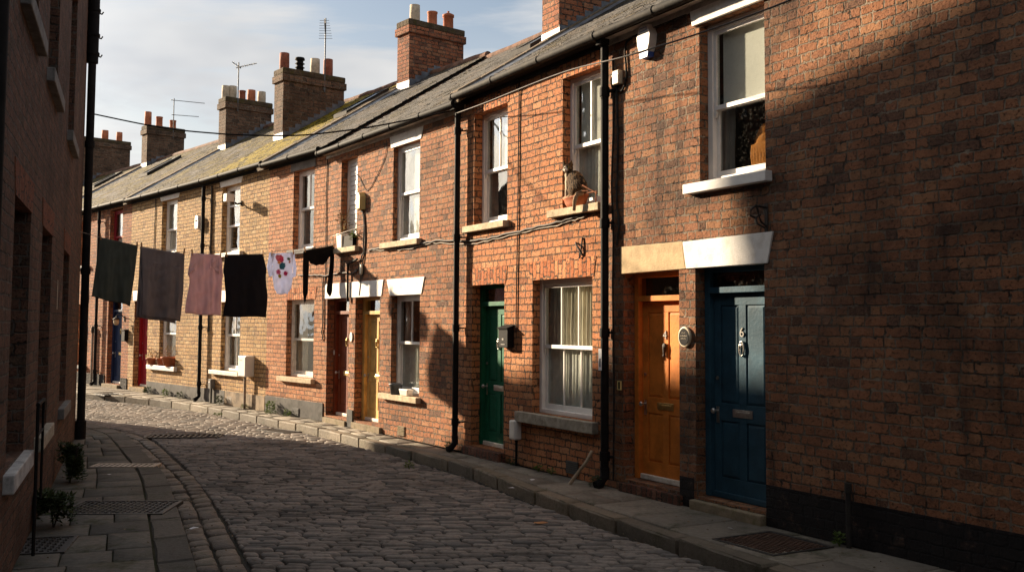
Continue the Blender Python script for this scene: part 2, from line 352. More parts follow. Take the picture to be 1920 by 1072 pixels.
class Frame:
    def __init__(s, ox, oy, L, xx, xy):
        s.L = L; s.o = Vector((ox, oy, 0)); s.x = Vector((xx, xy, 0)).normalized(); s.y = Vector((-s.x.y, s.x.x, 0))
        s.M = Matrix(((s.x.x, s.y.x, 0, ox), (s.x.y, s.y.y, 0, oy), (0, 0, 1, 0), (0, 0, 0, 1)))
    def w(s, x, y, z=0): return s.o + s.x*x + s.y*y + Vector((0, 0, z))
    def at(s, x, y, z=0): return s.M @ Matrix.Translation((x, y, z))
F7 = Frame(-12.419, 29.374, 3.118, .6571, -.7538)
F6 = Frame(-10.370, 27.023, 4.990, .6460, -.7633)
F5 = Frame(-7.147, 23.215, 3.369, .6225, -.7826)
F4 = Frame(-5.049, 20.578, 2.498, .6250, -.7806)
F3 = Frame(-3.488, 18.628, 5.152, .5445, -.8388)
F2 = Frame(-.683, 14.306, 3.508, .5036, -.8640)
F1 = Frame(1.084, 11.276, 15.0, .5036, -.8640)
FL = Frame(-6.802, 15.660, 1., -.3581, .9337)       # left building: x runs away from the camera, y into the building
SLOPE = .637; RID = 3.65; EAV = {}

# ------------------------------------------------------------------ building pieces
def wall_mb(x0, x1, z1, ops, dep, z0=0., back=None):
    m = MB()
    xs = sorted({x0, x1, *[o[0] for o in ops], *[o[1] for o in ops]}); zs = sorted({z0, z1, *[o[2] for o in ops], *[o[3] for o in ops]})
    for i in range(len(xs)-1):
        for j in range(len(zs)-1):
            cx = (xs[i]+xs[i+1])/2; cz = (zs[j]+zs[j+1])/2
            if any(o[0] < cx < o[1] and o[2] < cz < o[3] for o in ops): continue
            m.add([(xs[i],0,zs[j]),(xs[i+1],0,zs[j]),(xs[i+1],0,zs[j+1]),(xs[i],0,zs[j+1])], [(0,1,2,3)])
    for o in ops:
        a, b, c, d = o[:4]; r = (o[4] if len(o) > 4 else dep) + .12
        m.add([(a,0,c),(a,r,c),(a,r,d),(a,0,d)], [(0,1,2,3)]); m.add([(b,0,c),(b,r,c),(b,r,d),(b,0,d)], [(3,2,1,0)])
        m.add([(a,0,d),(b,0,d),(b,r,d),(a,r,d)], [(3,2,1,0)]); m.add([(a,0,c),(b,0,c),(b,r,c),(a,r,c)], [(0,1,2,3)])
    return m

def curtain_mb(x0, x1, z0, z1, y, amp=.012, per=.07, taper=0.):
    m = MB(); n = max(6, int((x1-x0)/per*8)); k = 8; ph = R(0, 6)
    vs = []
    for j in range(k+1):
        z = z0 + (z1-z0)*j/k
        for i in range(n+1):
            x = x0 + (x1-x0)*i/n
            a = amp * (1 + .4*sin(i*.37+ph))
            xx = x0 + (x-x0)*(1 - taper*(1-abs(2*j/k-1.1)))
            vs.append((xx, y + a*sin(2*pi*(x-x0)/per + ph + .5*sin(j*.8)), z))
    m.add(vs, [(j*(n+1)+i, j*(n+1)+i+1, (j+1)*(n+1)+i+1, (j+1)*(n+1)+i) for j in range(k) for i in range(n)], True)
    return m

def window(P, x0, x1, z0, z1, rec=.11, mat='white', mr=.5, bars=(0, 0), up='dark', low='dark', sill=None, sillmat='sill', sillh=.09, fr=.055, label=None, horns=True, lit=.16):
    m = MB(); y0, y1 = rec, rec+.1
    m.box(x0, x0+fr, y0, y1, z0, z1).box(x1-fr, x1, y0, y1, z0, z1).box(x0+fr, x1-fr, y0+.003, y1, z1-fr, z1).box(x0+fr, x1-fr, y0-.015, y1, z0, z0+.05)
    w = m.build('window', mat, P, .004)
    if label: w['label'] = label
    a, b, c, d = x0+fr, x1-fr, z0+.05, z1-fr; zm = c + (d-c)*mr; s = .042
    for nm, (lo, hi, ya, nb) in {'upper_sash': (zm-.02, d, rec+.014, bars[0]), 'lower_sash': (c, zm+.02, rec+.052, bars[1])}.items():
        q = MB(); yb = ya+.036
        q.box(a+.001, a+s, ya, yb, lo, hi).box(b-s, b-.001, ya, yb, lo, hi).box(a+s, b-s, ya+.001, yb, hi-s, hi)
        q.box(a+s, b-s, ya-.002, yb, lo, lo + (.065 if nm == 'lower_sash' else .045))
        for i in range(nb):
            xc = a + s + (b-a-2*s)*(i+1)/(nb+1); q.box(xc-.011, xc+.011, ya+.004, yb-.004, lo+.03, hi-.03)
        if horns and nm == 'upper_sash':
            for xx in (a+.004, b-s+.002): q.prism([(xx, lo+.002), (xx, lo-.06), (xx+.015, lo-.075), (xx+.035, lo-.03), (xx+.035, lo+.002)], ya+.004, yb-.004)
        q.build('sash', mat, w, .003)
        MB().box(a+s-.005, b-s+.005, ya+.016, ya+.02, lo+.03, hi-.03).build('pane', 'glass', w)
    r = rec + lit - .02
    zz = {'u': (zm, d), 'l': (c, zm)}
    def dress(kind, lo, hi):
        yy = rec + .094
        if kind == 'sky_panel': MB().box(a-.01+.09*(b-a), b+.01, yy, yy+.006, lo, hi).build('sky_panel', 'sky_panel', w)  # panel for reflected sky; its left strip stays dark like the mirrored reveal
        elif kind == 'sky_panel_full': MB().box(a-.01, b+.01, yy, yy+.006, lo, hi).build('sky_panel', 'sky_panel', w)
        elif kind == 'net': curtain_mb(a, b, lo, hi, yy+.008, .006, .075).build('net_curtain', 'net', w)
        elif kind == 'drape': curtain_mb(a, a+.4*(b-a), lo, hi, yy+.03, .016, .08).build('curtain', 'drape', w); curtain_mb(b-.2*(b-a), b, lo, hi, yy+.03, .016, .08).build('curtain', 'drape', w)
        elif kind == 'drapewide': curtain_mb(a, a+.28*(b-a), lo, hi, yy+.02, .012, .09).build('curtain', 'greydrape', w); curtain_mb(a+.27*(b-a), b, lo, hi, yy+.018, .013, .085).build('curtain', 'drape', w)
        elif kind == 'side': curtain_mb(a, a+.26*(b-a), lo, hi, yy+.03, .014, .07).build('curtain', 'greydrape', w)
    if up == low: dress(up, c, d)
    else: dress(up, *zz['u']); dress(low, *zz['l'])
    q = MB(); ry = rec+.101; e = .25; dd = .9       # the dark room behind the panes
    q.add([(x0-e,ry+dd,z0-e),(x1+e,ry+dd,z0-e),(x1+e,ry+dd,z1+e),(x0-e,ry+dd,z1+e),(x0+.01,ry,z0+.01),(x1-.01,ry,z0+.01),(x1-.01,ry,z1-.01),(x0+.01,ry,z1-.01)],
          [(0,1,2,3),(0,4,5,1),(1,5,6,2),(2,6,7,3),(3,7,4,0)])
    q.build('room', 'room', w)
    if sill:
        MB().box(sill[0], sill[1], -.085, rec+.002, z0-sillh-.004, z0-.004).build('sill', sillmat, w, .008)
    return w

def lintel(P, pts, mat, proud=.012):
    return MB().prism(pts, -proud, .09).build('lintel', mat, P, .005)

def glyph(txt, size, depth=.004):
    cu = bpy.data.curves.new('glyph', 'FONT'); cu.body = txt; cu.size = size; cu.extrude = depth; cu.align_x = 'CENTER'; cu.align_y = 'CENTER'
    ob = bpy.data.objects.new('glyph', cu); COL.objects.link(ob); dg = bpy.context.evaluated_depsgraph_get()
    me = bpy.data.meshes.new_from_object(ob.evaluated_get(dg)); bpy.data.objects.remove(ob)
    m = MB(); m.add([(v.co.x, -v.co.z, v.co.y) for v in me.vertices], [tuple(p.vertices) for p in me.polygons]); return m

def ring_y(m, cx, cz, y, rx, rz, r, n=20):
    m.tube([(cx + rx*cos(2*pi*i/n), y, cz + rz*sin(2*pi*i/n)) for i in range(n+1)], r, 6, False); return m

def door(P, x0, x1, z0, ztr, ztop, rec, mat, label, fw=.06, knock='urn', num=None, metal='brass', handle='chrome', frmat=None, kx=.5, panels=(.40, .62), letz=None):
    """x0..x1, z0..ztop = masonry opening, ztr = top of the leaf"""
    fm = frmat or mat
    y = rec
    lf = MB(); a, b, c, d = x0+fw, x1-fw, z0+.03, ztr-.008; yl = y+.055
    lf.box(a+.003, b-.003, yl+.014, yl+.05, c, d)
    st = .10; mid = (a+b)/2; lk = z0 + (ztr-z0)*.40
    def fb(xa, xb, za, zb): lf.box(xa, xb, yl, yl+.0145, za, zb)
    fb(a+.003, a+st, c, d); fb(b-st, b-.003, c, d); fb(mid-st/2, mid+st/2, c+.17, d-.11)
    fb(a+st, b-st, c, c+.17); fb(a+st, b-st, d-.11, d)
    for xa, xb in ((a+st, mid-st/2), (mid+st/2, b-st)): fb(xa, xb, lk-.05, lk+.12)
    for xa, xb in ((a+st, mid-st/2), (mid+st/2, b-st)):
        for za, zb in ((c+.17, lk-.05), (lk+.12, d-.11)):
            g = .03
            lf.add([(xa+.006,yl+.0135,za+.006),(xb-.006,yl+.0135,za+.006),(xb-.006,yl+.0135,zb-.006),(xa+.006,yl+.0135,zb-.006),(xa+g,yl+.004,za+g),(xb-g,yl+.004,za+g),(xb-g,yl+.004,zb-g),(xa+g,yl+.004,zb-g)],
                   [(4,5,6,7),(0,1,5,4),(1,2,6,5),(2,3,7,6),(3,0,4,7)])
    D = lf.build('door', mat, P, .003, label=label)
    f = MB(); f.box(x0, x0+fw, y, y+.11, z0+.004, ztop).box(x1-fw, x1, y, y+.11, z0+.004, ztop).box(x0+fw, x1-fw, y+.002, y+.11, ztop-.05, ztop).box(x0+fw, x1-fw, y-.012, y+.11, ztr, ztr+.06)
    f.build('frame', fm, D, .005)
    MB().box(x0+fw, x1-fw, y+.05, y+.054, ztr+.06, ztop-.05).build('fanlight', 'glass', D)
    e = .15
    MB().add([(x0-e,y+.9,ztr-.1),(x1+e,y+.9,ztr-.1),(x1+e,y+.9,ztop+.1),(x0-e,y+.9,ztop+.1),(x0+.01,y+.111,ztr+.01),(x1-.01,y+.111,ztr+.01),(x1-.01,y+.111,ztop-.01),(x0+.01,y+.111,ztop-.01)],
             [(0,1,2,3),(0,4,5,1),(1,5,6,2),(2,6,7,3),(3,7,4,0)]).build('hallway', 'room', D)
    MB().prism([(a, z0+.003), (b, z0+.003), (b, z0+.06), (a, z0+.06)], yl-.035, yl+.002).build('weatherboard', {'d_blue': 'd_blue', 'd_green': 'oldwhite'}.get(mat, 'oldwhite'), D, .008)
    lz = lk + .035
    MB().box(mid-.135, mid+.135, yl-.008, yl+.001, lz-.038, lz+.038).box(mid-.105, mid+.105, yl-.014, yl-.007, lz-.019, lz+.019).build('letter_plate', metal, D, .003)
    hx = a+.055
    MB().tube([(hx, yl, lz+.01), (hx, yl-.06, lz+.01)], .011).ell((hx, yl-.065, lz+.01), (.028, .022, .028)).box(hx-.02, hx+.02, yl-.006, yl+.001, lz-.11, lz+.05).build('handle', handle, D)
    MB().disc_y((hx, lz+.33), .018, yl-.012, yl+.001).build('lock', handle, D)
    kz = z0 + (ztr-z0)*.73
    k = MB()
    if knock == 'ring': ring_y(k, mid, kz, yl-.012, .032, .07, .009); k.ell((mid, yl-.012, kz+.03), (.02, .014, .022))
    else: k.ell((mid, yl-.014, kz+.04), (.034, .016, .035)).tube([(mid, yl-.016, kz+.03), (mid, yl-.02, kz-.05)], [.022, .012]).ell((mid, yl-.02, kz-.06), (.018, .016, .02))
    k.build('knocker', 'iron' if metal == 'brass' and knock == 'urn' else metal, D)
    if num:
        q = glyph(num, .13); o = q.build('numeral', 'chrome', D); o.location = (mid, yl-.006, kz+.155)
    return D

def doorstep(P, x0, x1, z0, mat, proj=.1): MB().box(x0, x1, -proj, .2, -.02, z0).build('doorstep', mat, P, .01)

def tube_world(name, mat, pts, r, label, cat, group=None, n=6):
    m = MB().tube(pts, r, n); return tag(m.build(name, mat), label, cat, group)
def spline(P, k=8):
    P = [Vector(p) for p in P]; out = []
    for i in range(len(P)-1):
        p0, p1, p2, p3 = P[max(i-1, 0)], P[i], P[i+1], P[min(i+2, len(P)-1)]
        for j in range(k):
            t = j/k
            out.append(.5*((2*p1) + (p2-p0)*t + (2*p0-5*p1+4*p2-p3)*t*t + (3*p1-p0-3*p2+p3)*t**3))
    return out + [P[-1]]

def downpipe(P, x, y, z1, z0=.0, r=.042, foot=True, collars=(1., 2.6, 4.2)):
    m = MB().tube([(x, y, z0+.1), (x, y, z1)], r, 12)
    for z in collars:
        if z < z1: m.tube([(x, y, z-.05), (x, y, z+.05)], r*1.28, 12); m.box(x-.012, x+.13, y+.0, y+.02, z-.012, z+.012); m.tube([(x, y, z), (x+.09, -.003, z+.0)], .012, 6)
    if foot: m.tube([(x, y, z0+.22), (x, y, z0+.12), (x+.0, y-.06, z0+.05), (x, y-.12, z0+.03)], r*1.15, 12)
    return m.build('downpipe', 'black', P)

def chimney(P, x0, x1, y0, y1, zb, zt, mat, pots, corb=.5, cap='mossy_cap', flash=True):
    m = MB().box(x0, x1, y0, y1, zb, zt)
    e = .045
    m.box(x0-e, x1+e, y0-e, y1+e, zt-.34*corb-.12, zt-.12+.001)
    c = m.build('chimney', mat, P, .006)
    MB().box(x0-e*.6, x1+e*.6, y0-e*.6, y1+e*.6, zt-.115, zt+.04).build('cap', cap, c, .03)
    n = len(pots)
    for i, (yy, h, r, kind, pm) in enumerate(pots):
        cx, cy = (x0+x1)/2, y0 + (y1-y0)*yy
        if kind == 'roll': pr = [(r*.96, 0), (r, .05), (r*.92, .08), (r*.9, h-.05), (r, h-.03), (r, h), (r*.8, h), (r*.78, h-.3)]
        elif kind == 'plain': pr = [(r, 0), (r*1.0, h*.5), (r*.97, h), (r*.82, h), (r*.8, h-.3)]
        elif kind == 'capped': pr = [(r, 0), (r*.95, h-.1), (r*1.12, h-.09), (r*1.12, h-.04), (r*.5, h), (.02, h+.02), (.03, h+.05), (.0, h+.06)]
        else: pr = [(r*.9, 0), (r*.9, h*.3), (r*1.25, h*.34), (r*.85, h*.4), (r*.85, h*.55), (r*1.25, h*.6), (r*.85, h*.66), (r*.85, h*.8), (r*1.25, h*.86), (r*1.1, h), (0, h)]
        MB().lathe(pr, (cx, cy, zt+.03), 16).build('chimney_pot', pm, c)
    if flash:
        q = MB(); k = int((y1-y0)/.16)
        for i in range(k):
            ya = y0 + (y1-y0)*i/k; yb = y0 + (y1-y0)*(i+1)/k + .02
            zr = min(EAV[P.name] + SLOPE*ya, EAV[P.name] + SLOPE*(2*RID-ya))
            for xs in (x1+.0015, x0-.0045): q.box(xs, xs+.003, ya, yb, zr-.1, zr + .20)
        q.box(x0-.01, x1+.02, y0-.006, y0-.003, EAV[P.name]+SLOPE*y0-.1, EAV[P.name]+SLOPE*y0+.16)
        q.build('flashing', 'lead', c)
    return c

def skew(fa, fb):        # shared party direction of two neighbours, as x-shift per metre inward, for each
    pd = (fa.y + fb.y).normalized()
    return pd.dot(fa.x)/pd.dot(fa.y), pd.dot(fb.x)/pd.dot(fb.y)

def lerp_(a, b, t): return a + (b-a)*t
def roof(P, x0, x1, kl, kr, mat, E, ridge=True, over=.16):
    EAV[P.name] = E; th = .03
    def X(x, k, y): return x + k*max(0, y)
    m = MB()
    rs = random.getstate(); random.seed(int(E*1000) + int(x1*100) + int(x0*7))
    def zs(y, u): return E + SLOPE*y - .035*sin(pi*u)*sin(pi*max(y, 0)/RID)
    st = .158; y = -over; c = 0
    while y < RID - .02:
        y1 = min(y+st+.05, RID+.01); xx = -(c % 2)*.13 - R(0, .05)
        A0, B0 = X(x0, kl, y), X(x1, kr, y); A1, B1 = X(x0, kl, y1), X(x1, kr, y1); W0 = B0-A0
        while xx < W0:
            wd = R(.235, .275); a, b = max(0, xx)/W0, min(W0, xx+wd-.006)/W0
            if b > a + .01/W0:
                j = R(.0, .007); sl = -R(.02, .06) if random.random() < .025 else R(-.004, .004); tk = R(-.003, .003)
                p = lambda u, yy, d: (lerp_(A0 + 0*yy, B0, u) + (lerp_(A1, B1, u) - lerp_(A0, B0, u))*(yy-y)/max(.01, y1-y), yy + sl, zs(yy + sl, u) + d)
                q = [p(a, y, .017+j-tk), p(b, y, .017+j+tk), p(b, y1, .004), p(a, y1, .004)]
                lo_ = [p(a, y, .004), p(b, y, .004)]
                m.add(q + lo_, [(0, 1, 2, 3), (4, 5, 1, 0), (4, 0, 3), (5, 2, 1)])
            xx += wd
        y += st; c += 1
    random.setstate(rs)
    N = 1; k = 2; ys = [-over+.01, RID]
    vs = [(X(x, kk, y), y, E + SLOPE*y - .04 - (0.03 if 0 else 0)) for y in ys for x, kk in ((x0, kl), (x1, kr))]
    m.add(vs, [(0, 1, 3, 2)])
    lo = [(v[0], v[1], v[2]-th) for v in vs[:k]]
    m.add(vs[:k] + lo, [(i+1, i, k+i, k+i+1) for i in range(N)])
    a, b = X(x0, kl, 2*RID), X(x1, kr, 2*RID)
    r0, r1 = X(x0, kl, RID), X(x1, kr, RID)
    zr = E + SLOPE*RID
    m.add([(r0, RID, zr), (r1, RID, zr), (b, 2*RID+.1, E-.06), (a, 2*RID+.1, E-.06)], [(0, 1, 2, 3)])
    rf = m.build('roof', mat, P)
    if ridge: MB().tube([(lerp_(r0, r1, i/12), RID, zr-.03 + R(-.012, .012)) for i in range(13)], .1, 10).build('ridge_tiles', 'ridge', rf)
    return rf

def coping(P, x, k, E, mat='coping', w=.32, h=.085, y1=RID, lead=True):
    m = MB()
    n = 10; ya = -.2
    for i in range(n):
        p = ya + (y1-ya)*i/n; q = ya + (y1-ya)*(i+1)/n - .006
        j = R(-.008, .008)
        xa, xb = x + k*max(0, p), x + k*max(0, q)
        za, zb = E + SLOPE*p, E + SLOPE*q
        m.hexa([(xa-w/2,p,za-.1),(xa+w/2,p,za-.1),(xb+w/2,q,zb-.1),(xb-w/2,q,zb-.1)], [(xa-w/2+.02,p,za+h+j),(xa+w/2-.02,p,za+h+j),(xb+w/2-.02,q,zb+h+j),(xb-w/2+.02,q,zb+h+j)])
    c = m.build('coping', mat, P, .015)
    if lead:
        l = MB(); xa, xb = x + w/2, x + k*y1 + w/2
        l.add([(xa-.01,-.1,E+SLOPE*-.1+.05),(xa+.13,-.1,E+SLOPE*-.1+.012),(xb+.13,y1,E+SLOPE*y1+.012),(xb-.01,y1,E+SLOPE*y1+.05)], [(0, 1, 2, 3)])
        l.build('flashing', 'lead', c)
    return c

def gutter(P, x0, x1, E, y=-.2, mat='gutter', fascia='fascia', n=None, drop=.12):
    z = E - drop
    m = MB()
    m.tube([(x0, y, z), (x1, y, z)], .05, 12)
    L = x1-x0; n = n or max(2, int(L/1.0))
    for i in range(n+1):
        xx = x0 + .02 + (L-.04)*i/n; m.tube([(xx-.025, y, z), (xx+.025, y, z)], .059, 12)
    g = m.build('gutter', mat, P)
    MB().box(x0+.002, x1-.002, -.03, .0, z-.085, z-.03).box(x0+.002, x1-.002, -.13, .0, z-.03, z+.02).build('fascia', fascia, P)
    return g

def shell(P, x0, x1, kl, kr, E, mat):     # side and back walls, so that the house is a closed body
    m = MB(); d = 2*RID - .02; s = 1
    xa, xb = x0 + .02 + kl*d, x1 - .02 + kr*d; m.add([(xa, d, 0), (xb, d, 0), (xb, d, E-.05), (xa, d, E-.05)], [(3, 2, 1, 0)])
    for x, k in ((x0+.02, kl), (x1-.02, kr)):
        m.add([(x, .0, 0), (x+k*d, d, 0), (x+k*d, d, E-.06), (x+k*RID, RID, E+SLOPE*RID-.06), (x, .0, E-.06)], [(0, 1, 2, 3, 4)])
    m.build('party_wall', mat, P)

def airbrick(P, x0, x1, z0, z1, mat='castiron'):
    m = MB().box(x0, x1, -.012, -.003, z0, z1)
    k = 6
    for i in range(k):
        z = z0 + (z1-z0)*(i+.2)/k; m.box(x0+.012, x1-.012, -.022, -.0115, z, z + (z1-z0)*.5/k)
    m.build('air_vent', mat, P, .002)
# ------------------------------------------------------------------ the terrace
TG = 'terraced houses along the right side of the lane'
S = {}
S[76] = skew(F7, F6); S[65] = skew(F6, F5); S[54] = skew(F5, F4); S[43] = skew(F4, F3); S[32] = skew(F3, F2)
def house(label, F): return thing('terraced_house', label, 'house', F.M.copy(), TG)

# house 1: orange and blue doors, blank gable-like wall to the right
h = house('dark brown brick house with the orange and the blue door, nearest of the terrace', F1)
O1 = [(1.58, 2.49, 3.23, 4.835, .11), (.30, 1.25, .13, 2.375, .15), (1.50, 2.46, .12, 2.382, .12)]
wall_mb(0, 15, 5.16, O1, .12).build('wall', 'br_house1', h)
roof(h, 0, 15, 0, 0, 'slate', 5.2); gutter(h, 0, 15, 5.2, n=14); shell(h, 0, 15, 0, 0, 5.2, 'br_house1')
window(h, *O1[0], mr=.47, up='sky_panel', low='side', sill=(1.41, 2.57), sillmat='white', sillh=.1, fr=.07, label='white sash window with a ginger bundle behind its lower pane')
lintel(h, [(1.50, 4.838), (2.58, 4.838), (2.62, 5.0), (1.47, 5.0)], 'lintel_white', .03)
lintel(h, [(.26, 2.372), (1.362, 2.379), (1.312, 2.66), (.26, 2.672)], 'sandstone')
lintel(h, [(1.375, 2.379), (2.51, 2.379), (2.585, 2.665), (1.322, 2.655)], 'lintel_white', .016)
door(h, .30, 1.25, .13, 2.065, 2.375, .15, 'd_orange', 'orange four-panel door', .075, 'urn', '4')
door(h, 1.50, 2.46, .12, 2.125, 2.382, .12, 'd_blue', 'dark blue four-panel door', .075, 'ring', '6', metal='chrome')
doorstep(h, .28, 1.30, .10, 'step_brick', .06); doorstep(h, 1.47, 2.455, .09, 'step', .07)
MB().box(2.462, 15, -.006, 0, 0, .37).box(1.252, 1.468, -.006, 0, 0, .29).build('plinth', 'plinth_black', h)
chimney(h, 5.2, 5.75, 2.9, 4.4, 6.8, 8.6, 'br_stack', [(.2, .5, .12, 'plain', 'pot_red'), (.5, .5, .12, 'plain', 'pot_buff'), (.8, .5, .12, 'roll', 'pot_red')])
downpipe(h, .045, -.072, 4.98, collars=(.35, 1.72, 2.95, 4.45), r=.046)
MB().box(.0, .11, -.17, -.05, 4.98, 5.1).build('hopper', 'black', h, .01)

# house 2: green door
h = house('bright orange brick house with the green door and a cat on an upper sill', F2)
O2 = [(.27, 1.22, 3.2, 4.79, .13), (2.57, 3.42, 3.21, 4.82, .11), (1.88, 3.21, .70, 2.37, .11), (.24, 1.16, .12, 2.355, .13)]
L = F2.L
wall_mb(0, L, 5.16, O2, .12).build('wall', 'br_house2', h)
roof(h, 0, L, S[32][1], 0, 'slate', 5.2); gutter(h, -.06, L, 5.2, fascia='black'); shell(h, 0, L, S[32][1], 0, 5.2, 'br_house2')
window(h, *O2[0], mr=.48, bars=(1, 0), up='sky_panel', low='side', sill=(.05, 1.26), label='white sash window with a white panel for reflected sky behind upper pane')
window(h, *O2[1], mr=.47, bars=(1, 0), up='sky_panel', low='net', sill=(2.34, 3.44), label='white sash window behind the sitting cat')
window(h, *O2[2], mr=.5, bars=(2, 2), up='drapewide', low='net', sill=(1.58, 3.33), sillmat='sill_grey', sillh=.13, fr=.06, label='large six-pane sash window with cream curtains')
for a, b, c, d, zt in ((.15, 1.28, .27, 1.22, 5.0), (2.49, 3.49, 2.57, 3.42, 5.03), (1.74, 3.29, 1.88, 3.21, 2.6), (.15, 1.24, .24, 1.16, 2.585)):
    zb = {5.0: 4.79, 5.03: 4.82, 2.6: 2.37, 2.585: 2.355}[zt]
    MB().prism([(c-.03, zb-.002), (d+.03, zb-.002), (b, zt), (a, zt)], -.006, .09).build('brick_arch', 'so_orange', h)
door(h, .24, 1.16, .12, 2.06, 2.355, .13, 'd_green', 'dark green four-panel door', .07, 'ring', None, metal='chrome')
doorstep(h, .16, 1.2, .11, 'step_brick', .1)
airbrick(h, 2.68, 2.94, .05, .20)
chimney(h, -.55, -.05, 1.64, 3.4, 6.0, 8.15, 'br_stackred', [(.2, .5, .12, 'plain', 'pot_buff'), (.5, .5, .12, 'roll', 'pot_red'), (.8, .5, .12, 'roll', 'pot_red')])
coping(h, 0, S[32][1], 5.2)
downpipe(h, -.06, -.1, 4.95, collars=(.42, 1.75, 3.05, 4.6))
MB().box(-.14, .03, -.2, -.04, 4.9, 5.04).build('hopper', 'black', h, .012)

# house 3: brown and ochre doors
h = house('mottled red brick house with the ochre and the brown door under white lintels', F3)
O3 = [(2.80, 3.74, 3.14, 4.70, .08), (.66, 1.37, 3.17, 4.78, .12), (2.80, 3.79, .68, 2.262, .1), (1.37, 2.36, .13, 2.262, .14), (.10, 1.10, .12, 2.262, .14)]
L = F3.L
wall_mb(0, L, 5.06, O3, .12).build('wall', 'br_house3', h)
roof(h, 0, L, S[43][1], S[32][0], 'slate', 5.1); gutter(h, 0, L+.0, 5.1, mat='black'); shell(h, 0, L, S[43][1], S[32][0], 5.1, 'br_house3')
window(h, *O3[0], mr=.5, up='sky_panel_full', low='sky_panel_full', sill=(2.47, 3.82), label='white sash window filled by a white panel for reflected sky')
w = window(h, *O3[1], mr=.5, up='dark', low='dark', sill=(.44, 1.5), horns=False, fr=.05, label='narrow window closed by a white slatted shutter')
q = MB()
for i in range(17): z = 3.25 + i*.088; q.box(.73, 1.30, .135 + (i % 2)*.004, .16, z, z + .080)
q.build('shutter', 'white', w, .004)
window(h, *O3[2], mr=.52, bars=(1, 0), up='side', low='net', sill=(2.50, 3.85), fr=.05, label='white sash window with net curtain and a bucket on its sill')
lintel(h, [(2.72, 4.702), (3.78, 4.702), (3.87, 4.93), (2.66, 4.93)], 'lintel_white')
lintel(h, [(2.74, 2.265), (3.85, 2.265), (3.95, 2.535), (2.62, 2.535)], 'lintel_white')
lintel(h, [(1.12, 2.265), (2.43, 2.265), (2.50, 2.54), (1.12, 2.54)], 'lintel_white'); lintel(h, [(.0, 2.265), (1.09, 2.265), (1.09, 2.54), (-.0, 2.54)], 'lintel_white')
MB().prism([(.63, 4.782), (1.40, 4.782), (1.46, 4.96), (.57, 4.96)], -.006, .09).build('brick_arch', 'so_red', h)
door(h, 1.37, 2.36, .13, 1.965, 2.262, .14, 'd_gold', 'ochre four-panel door with ochre frame', .1, 'ring', None)
door(h, .10, 1.10, .12, 1.975, 2.262, .14, 'd_brown', 'dark brown stained panel door', .1, 'ring', None)
doorstep(h, 1.35, 2.5, .10, 'step', .05); doorstep(h, .06, 1.08, .085, 'step', .05)
MB().box(1.102, 1.345, -.02, 0, 0, .3).build('plinth', 'plinth_grey', h, .005)
airbrick(h, 3.1, 3.34, .04, .19, 'step')
MB().tube([(1.108, -.04, 2.88), (1.108, -.04, 2.2)], .02, 8).tube([(1.108, -.04, 2.86), (1.5, -.04, 2.93)], .02, 8).build('drainpipe', 'black', h)

# house 4
h = house('orange brick house with a grey stone lintel above its upper window', F4)
O4 = [(1.10, 1.98, 3.25, 4.82, .12), (.90, 2.06, .76, 2.272, .11)]
L = F4.L
wall_mb(0, L, 5.14, O4, .12).build('wall', 'br_house4', h)
roof(h, 0, L, S[54][1], S[43][0], 'slate', 5.18); gutter(h, 0, L, 5.18, mat='black', fascia='black'); shell(h, 0, L, S[54][1], S[43][0], 5.18, 'br_house4')
window(h, *O4[0], mr=.52, bars=(1, 0), up='side', low='side', sill=(1.0, 2.1), sillmat='sill_dark', label='white sash window under a grey stone lintel')
window(h, *O4[1], mr=.48, up='drape', low='drape', mat='oldwhite', sill=(.66, 2.14), sillmat='sill', fr=.05, label='peeling white sash window with cream curtains')
lintel(h, [(.98, 4.823), (2.03, 4.823), (2.03, 4.99), (.98, 4.99)], 'lintel_grey')
MB().prism([(.86, 2.27), (2.1, 2.27), (2.16, 2.5), (.78, 2.5)], -.006, .09).build('brick_arch', 'so_orange', h)
MB().box(.02, L, -.02, 0, 0, .33).build('plinth', 'plinth_grey', h, .006)
q = MB().box(1.27, 1.56, -.03, -.0205, .02, .17)
for i in range(5): q.box(1.285, 1.545, -.038, -.0295, .03+i*.028, .045+i*.028)
q.build('air_vent', 'castiron', h)
chimney(h, .1, .6, 3.0, 4.5, 6.8, 8.62, 'br_stackred', [(.2, .42, .12, 'plain', 'pot_buff'), (.52, .36, .125, 'roll', 'pot_red'), (.82, .42, .125, 'capped', 'pot_red')])
coping(h, -.04, S[54][1], 5.18)

# house 5
h = house('yellow brick house with the mossy roof and the cream meter box', F5)
O5 = [(.87, 1.88, 3.37, 4.88, .12), (.98, 2.02, .75, 2.27, .1)]
L = F5.L
wall_mb(0, L, 5.18, O5, .12).build('wall', 'br_yellow', h)
roof(h, 0, L, S[65][1], S[54][0], 'slate_moss', 5.22); gutter(h, 0, L, 5.22, mat='black', fascia='black'); shell(h, 0, L, S[65][1], S[54][0], 5.22, 'br_yellow')
w = window(h, *O5[0], mr=.4, up='side', low='dark', sill=(.7, 2.1), sillmat='oldwhite', fr=.05, horns=False, label='white sash window with dusty dark panes')
MB().box(.93, 1.82, .13, .19, 4.42, 4.46).build('transom', 'white', w)
window(h, *O5[1], mr=.52, bars=(1, 1), up='side', low='side', sill=(.50, 2.12), sillmat='oldwhite', fr=.06, label='white sash window half hidden by the washing')
lintel(h, [(.79, 4.883), (1.93, 4.883), (2.05, 5.1), (.68, 5.1)], 'lintel_white'); lintel(h, [(.9, 2.273), (2.1, 2.273), (2.2, 2.53), (.8, 2.53)], 'lintel_white')
MB().box(0, 1.3, -.02, 0, 0, .31).build('plinth', 'plinth_grey', h, .006); MB().box(1.303, L, -.018, 0, 0, .31).build('plinth', 'plinth_tan', h, .006)
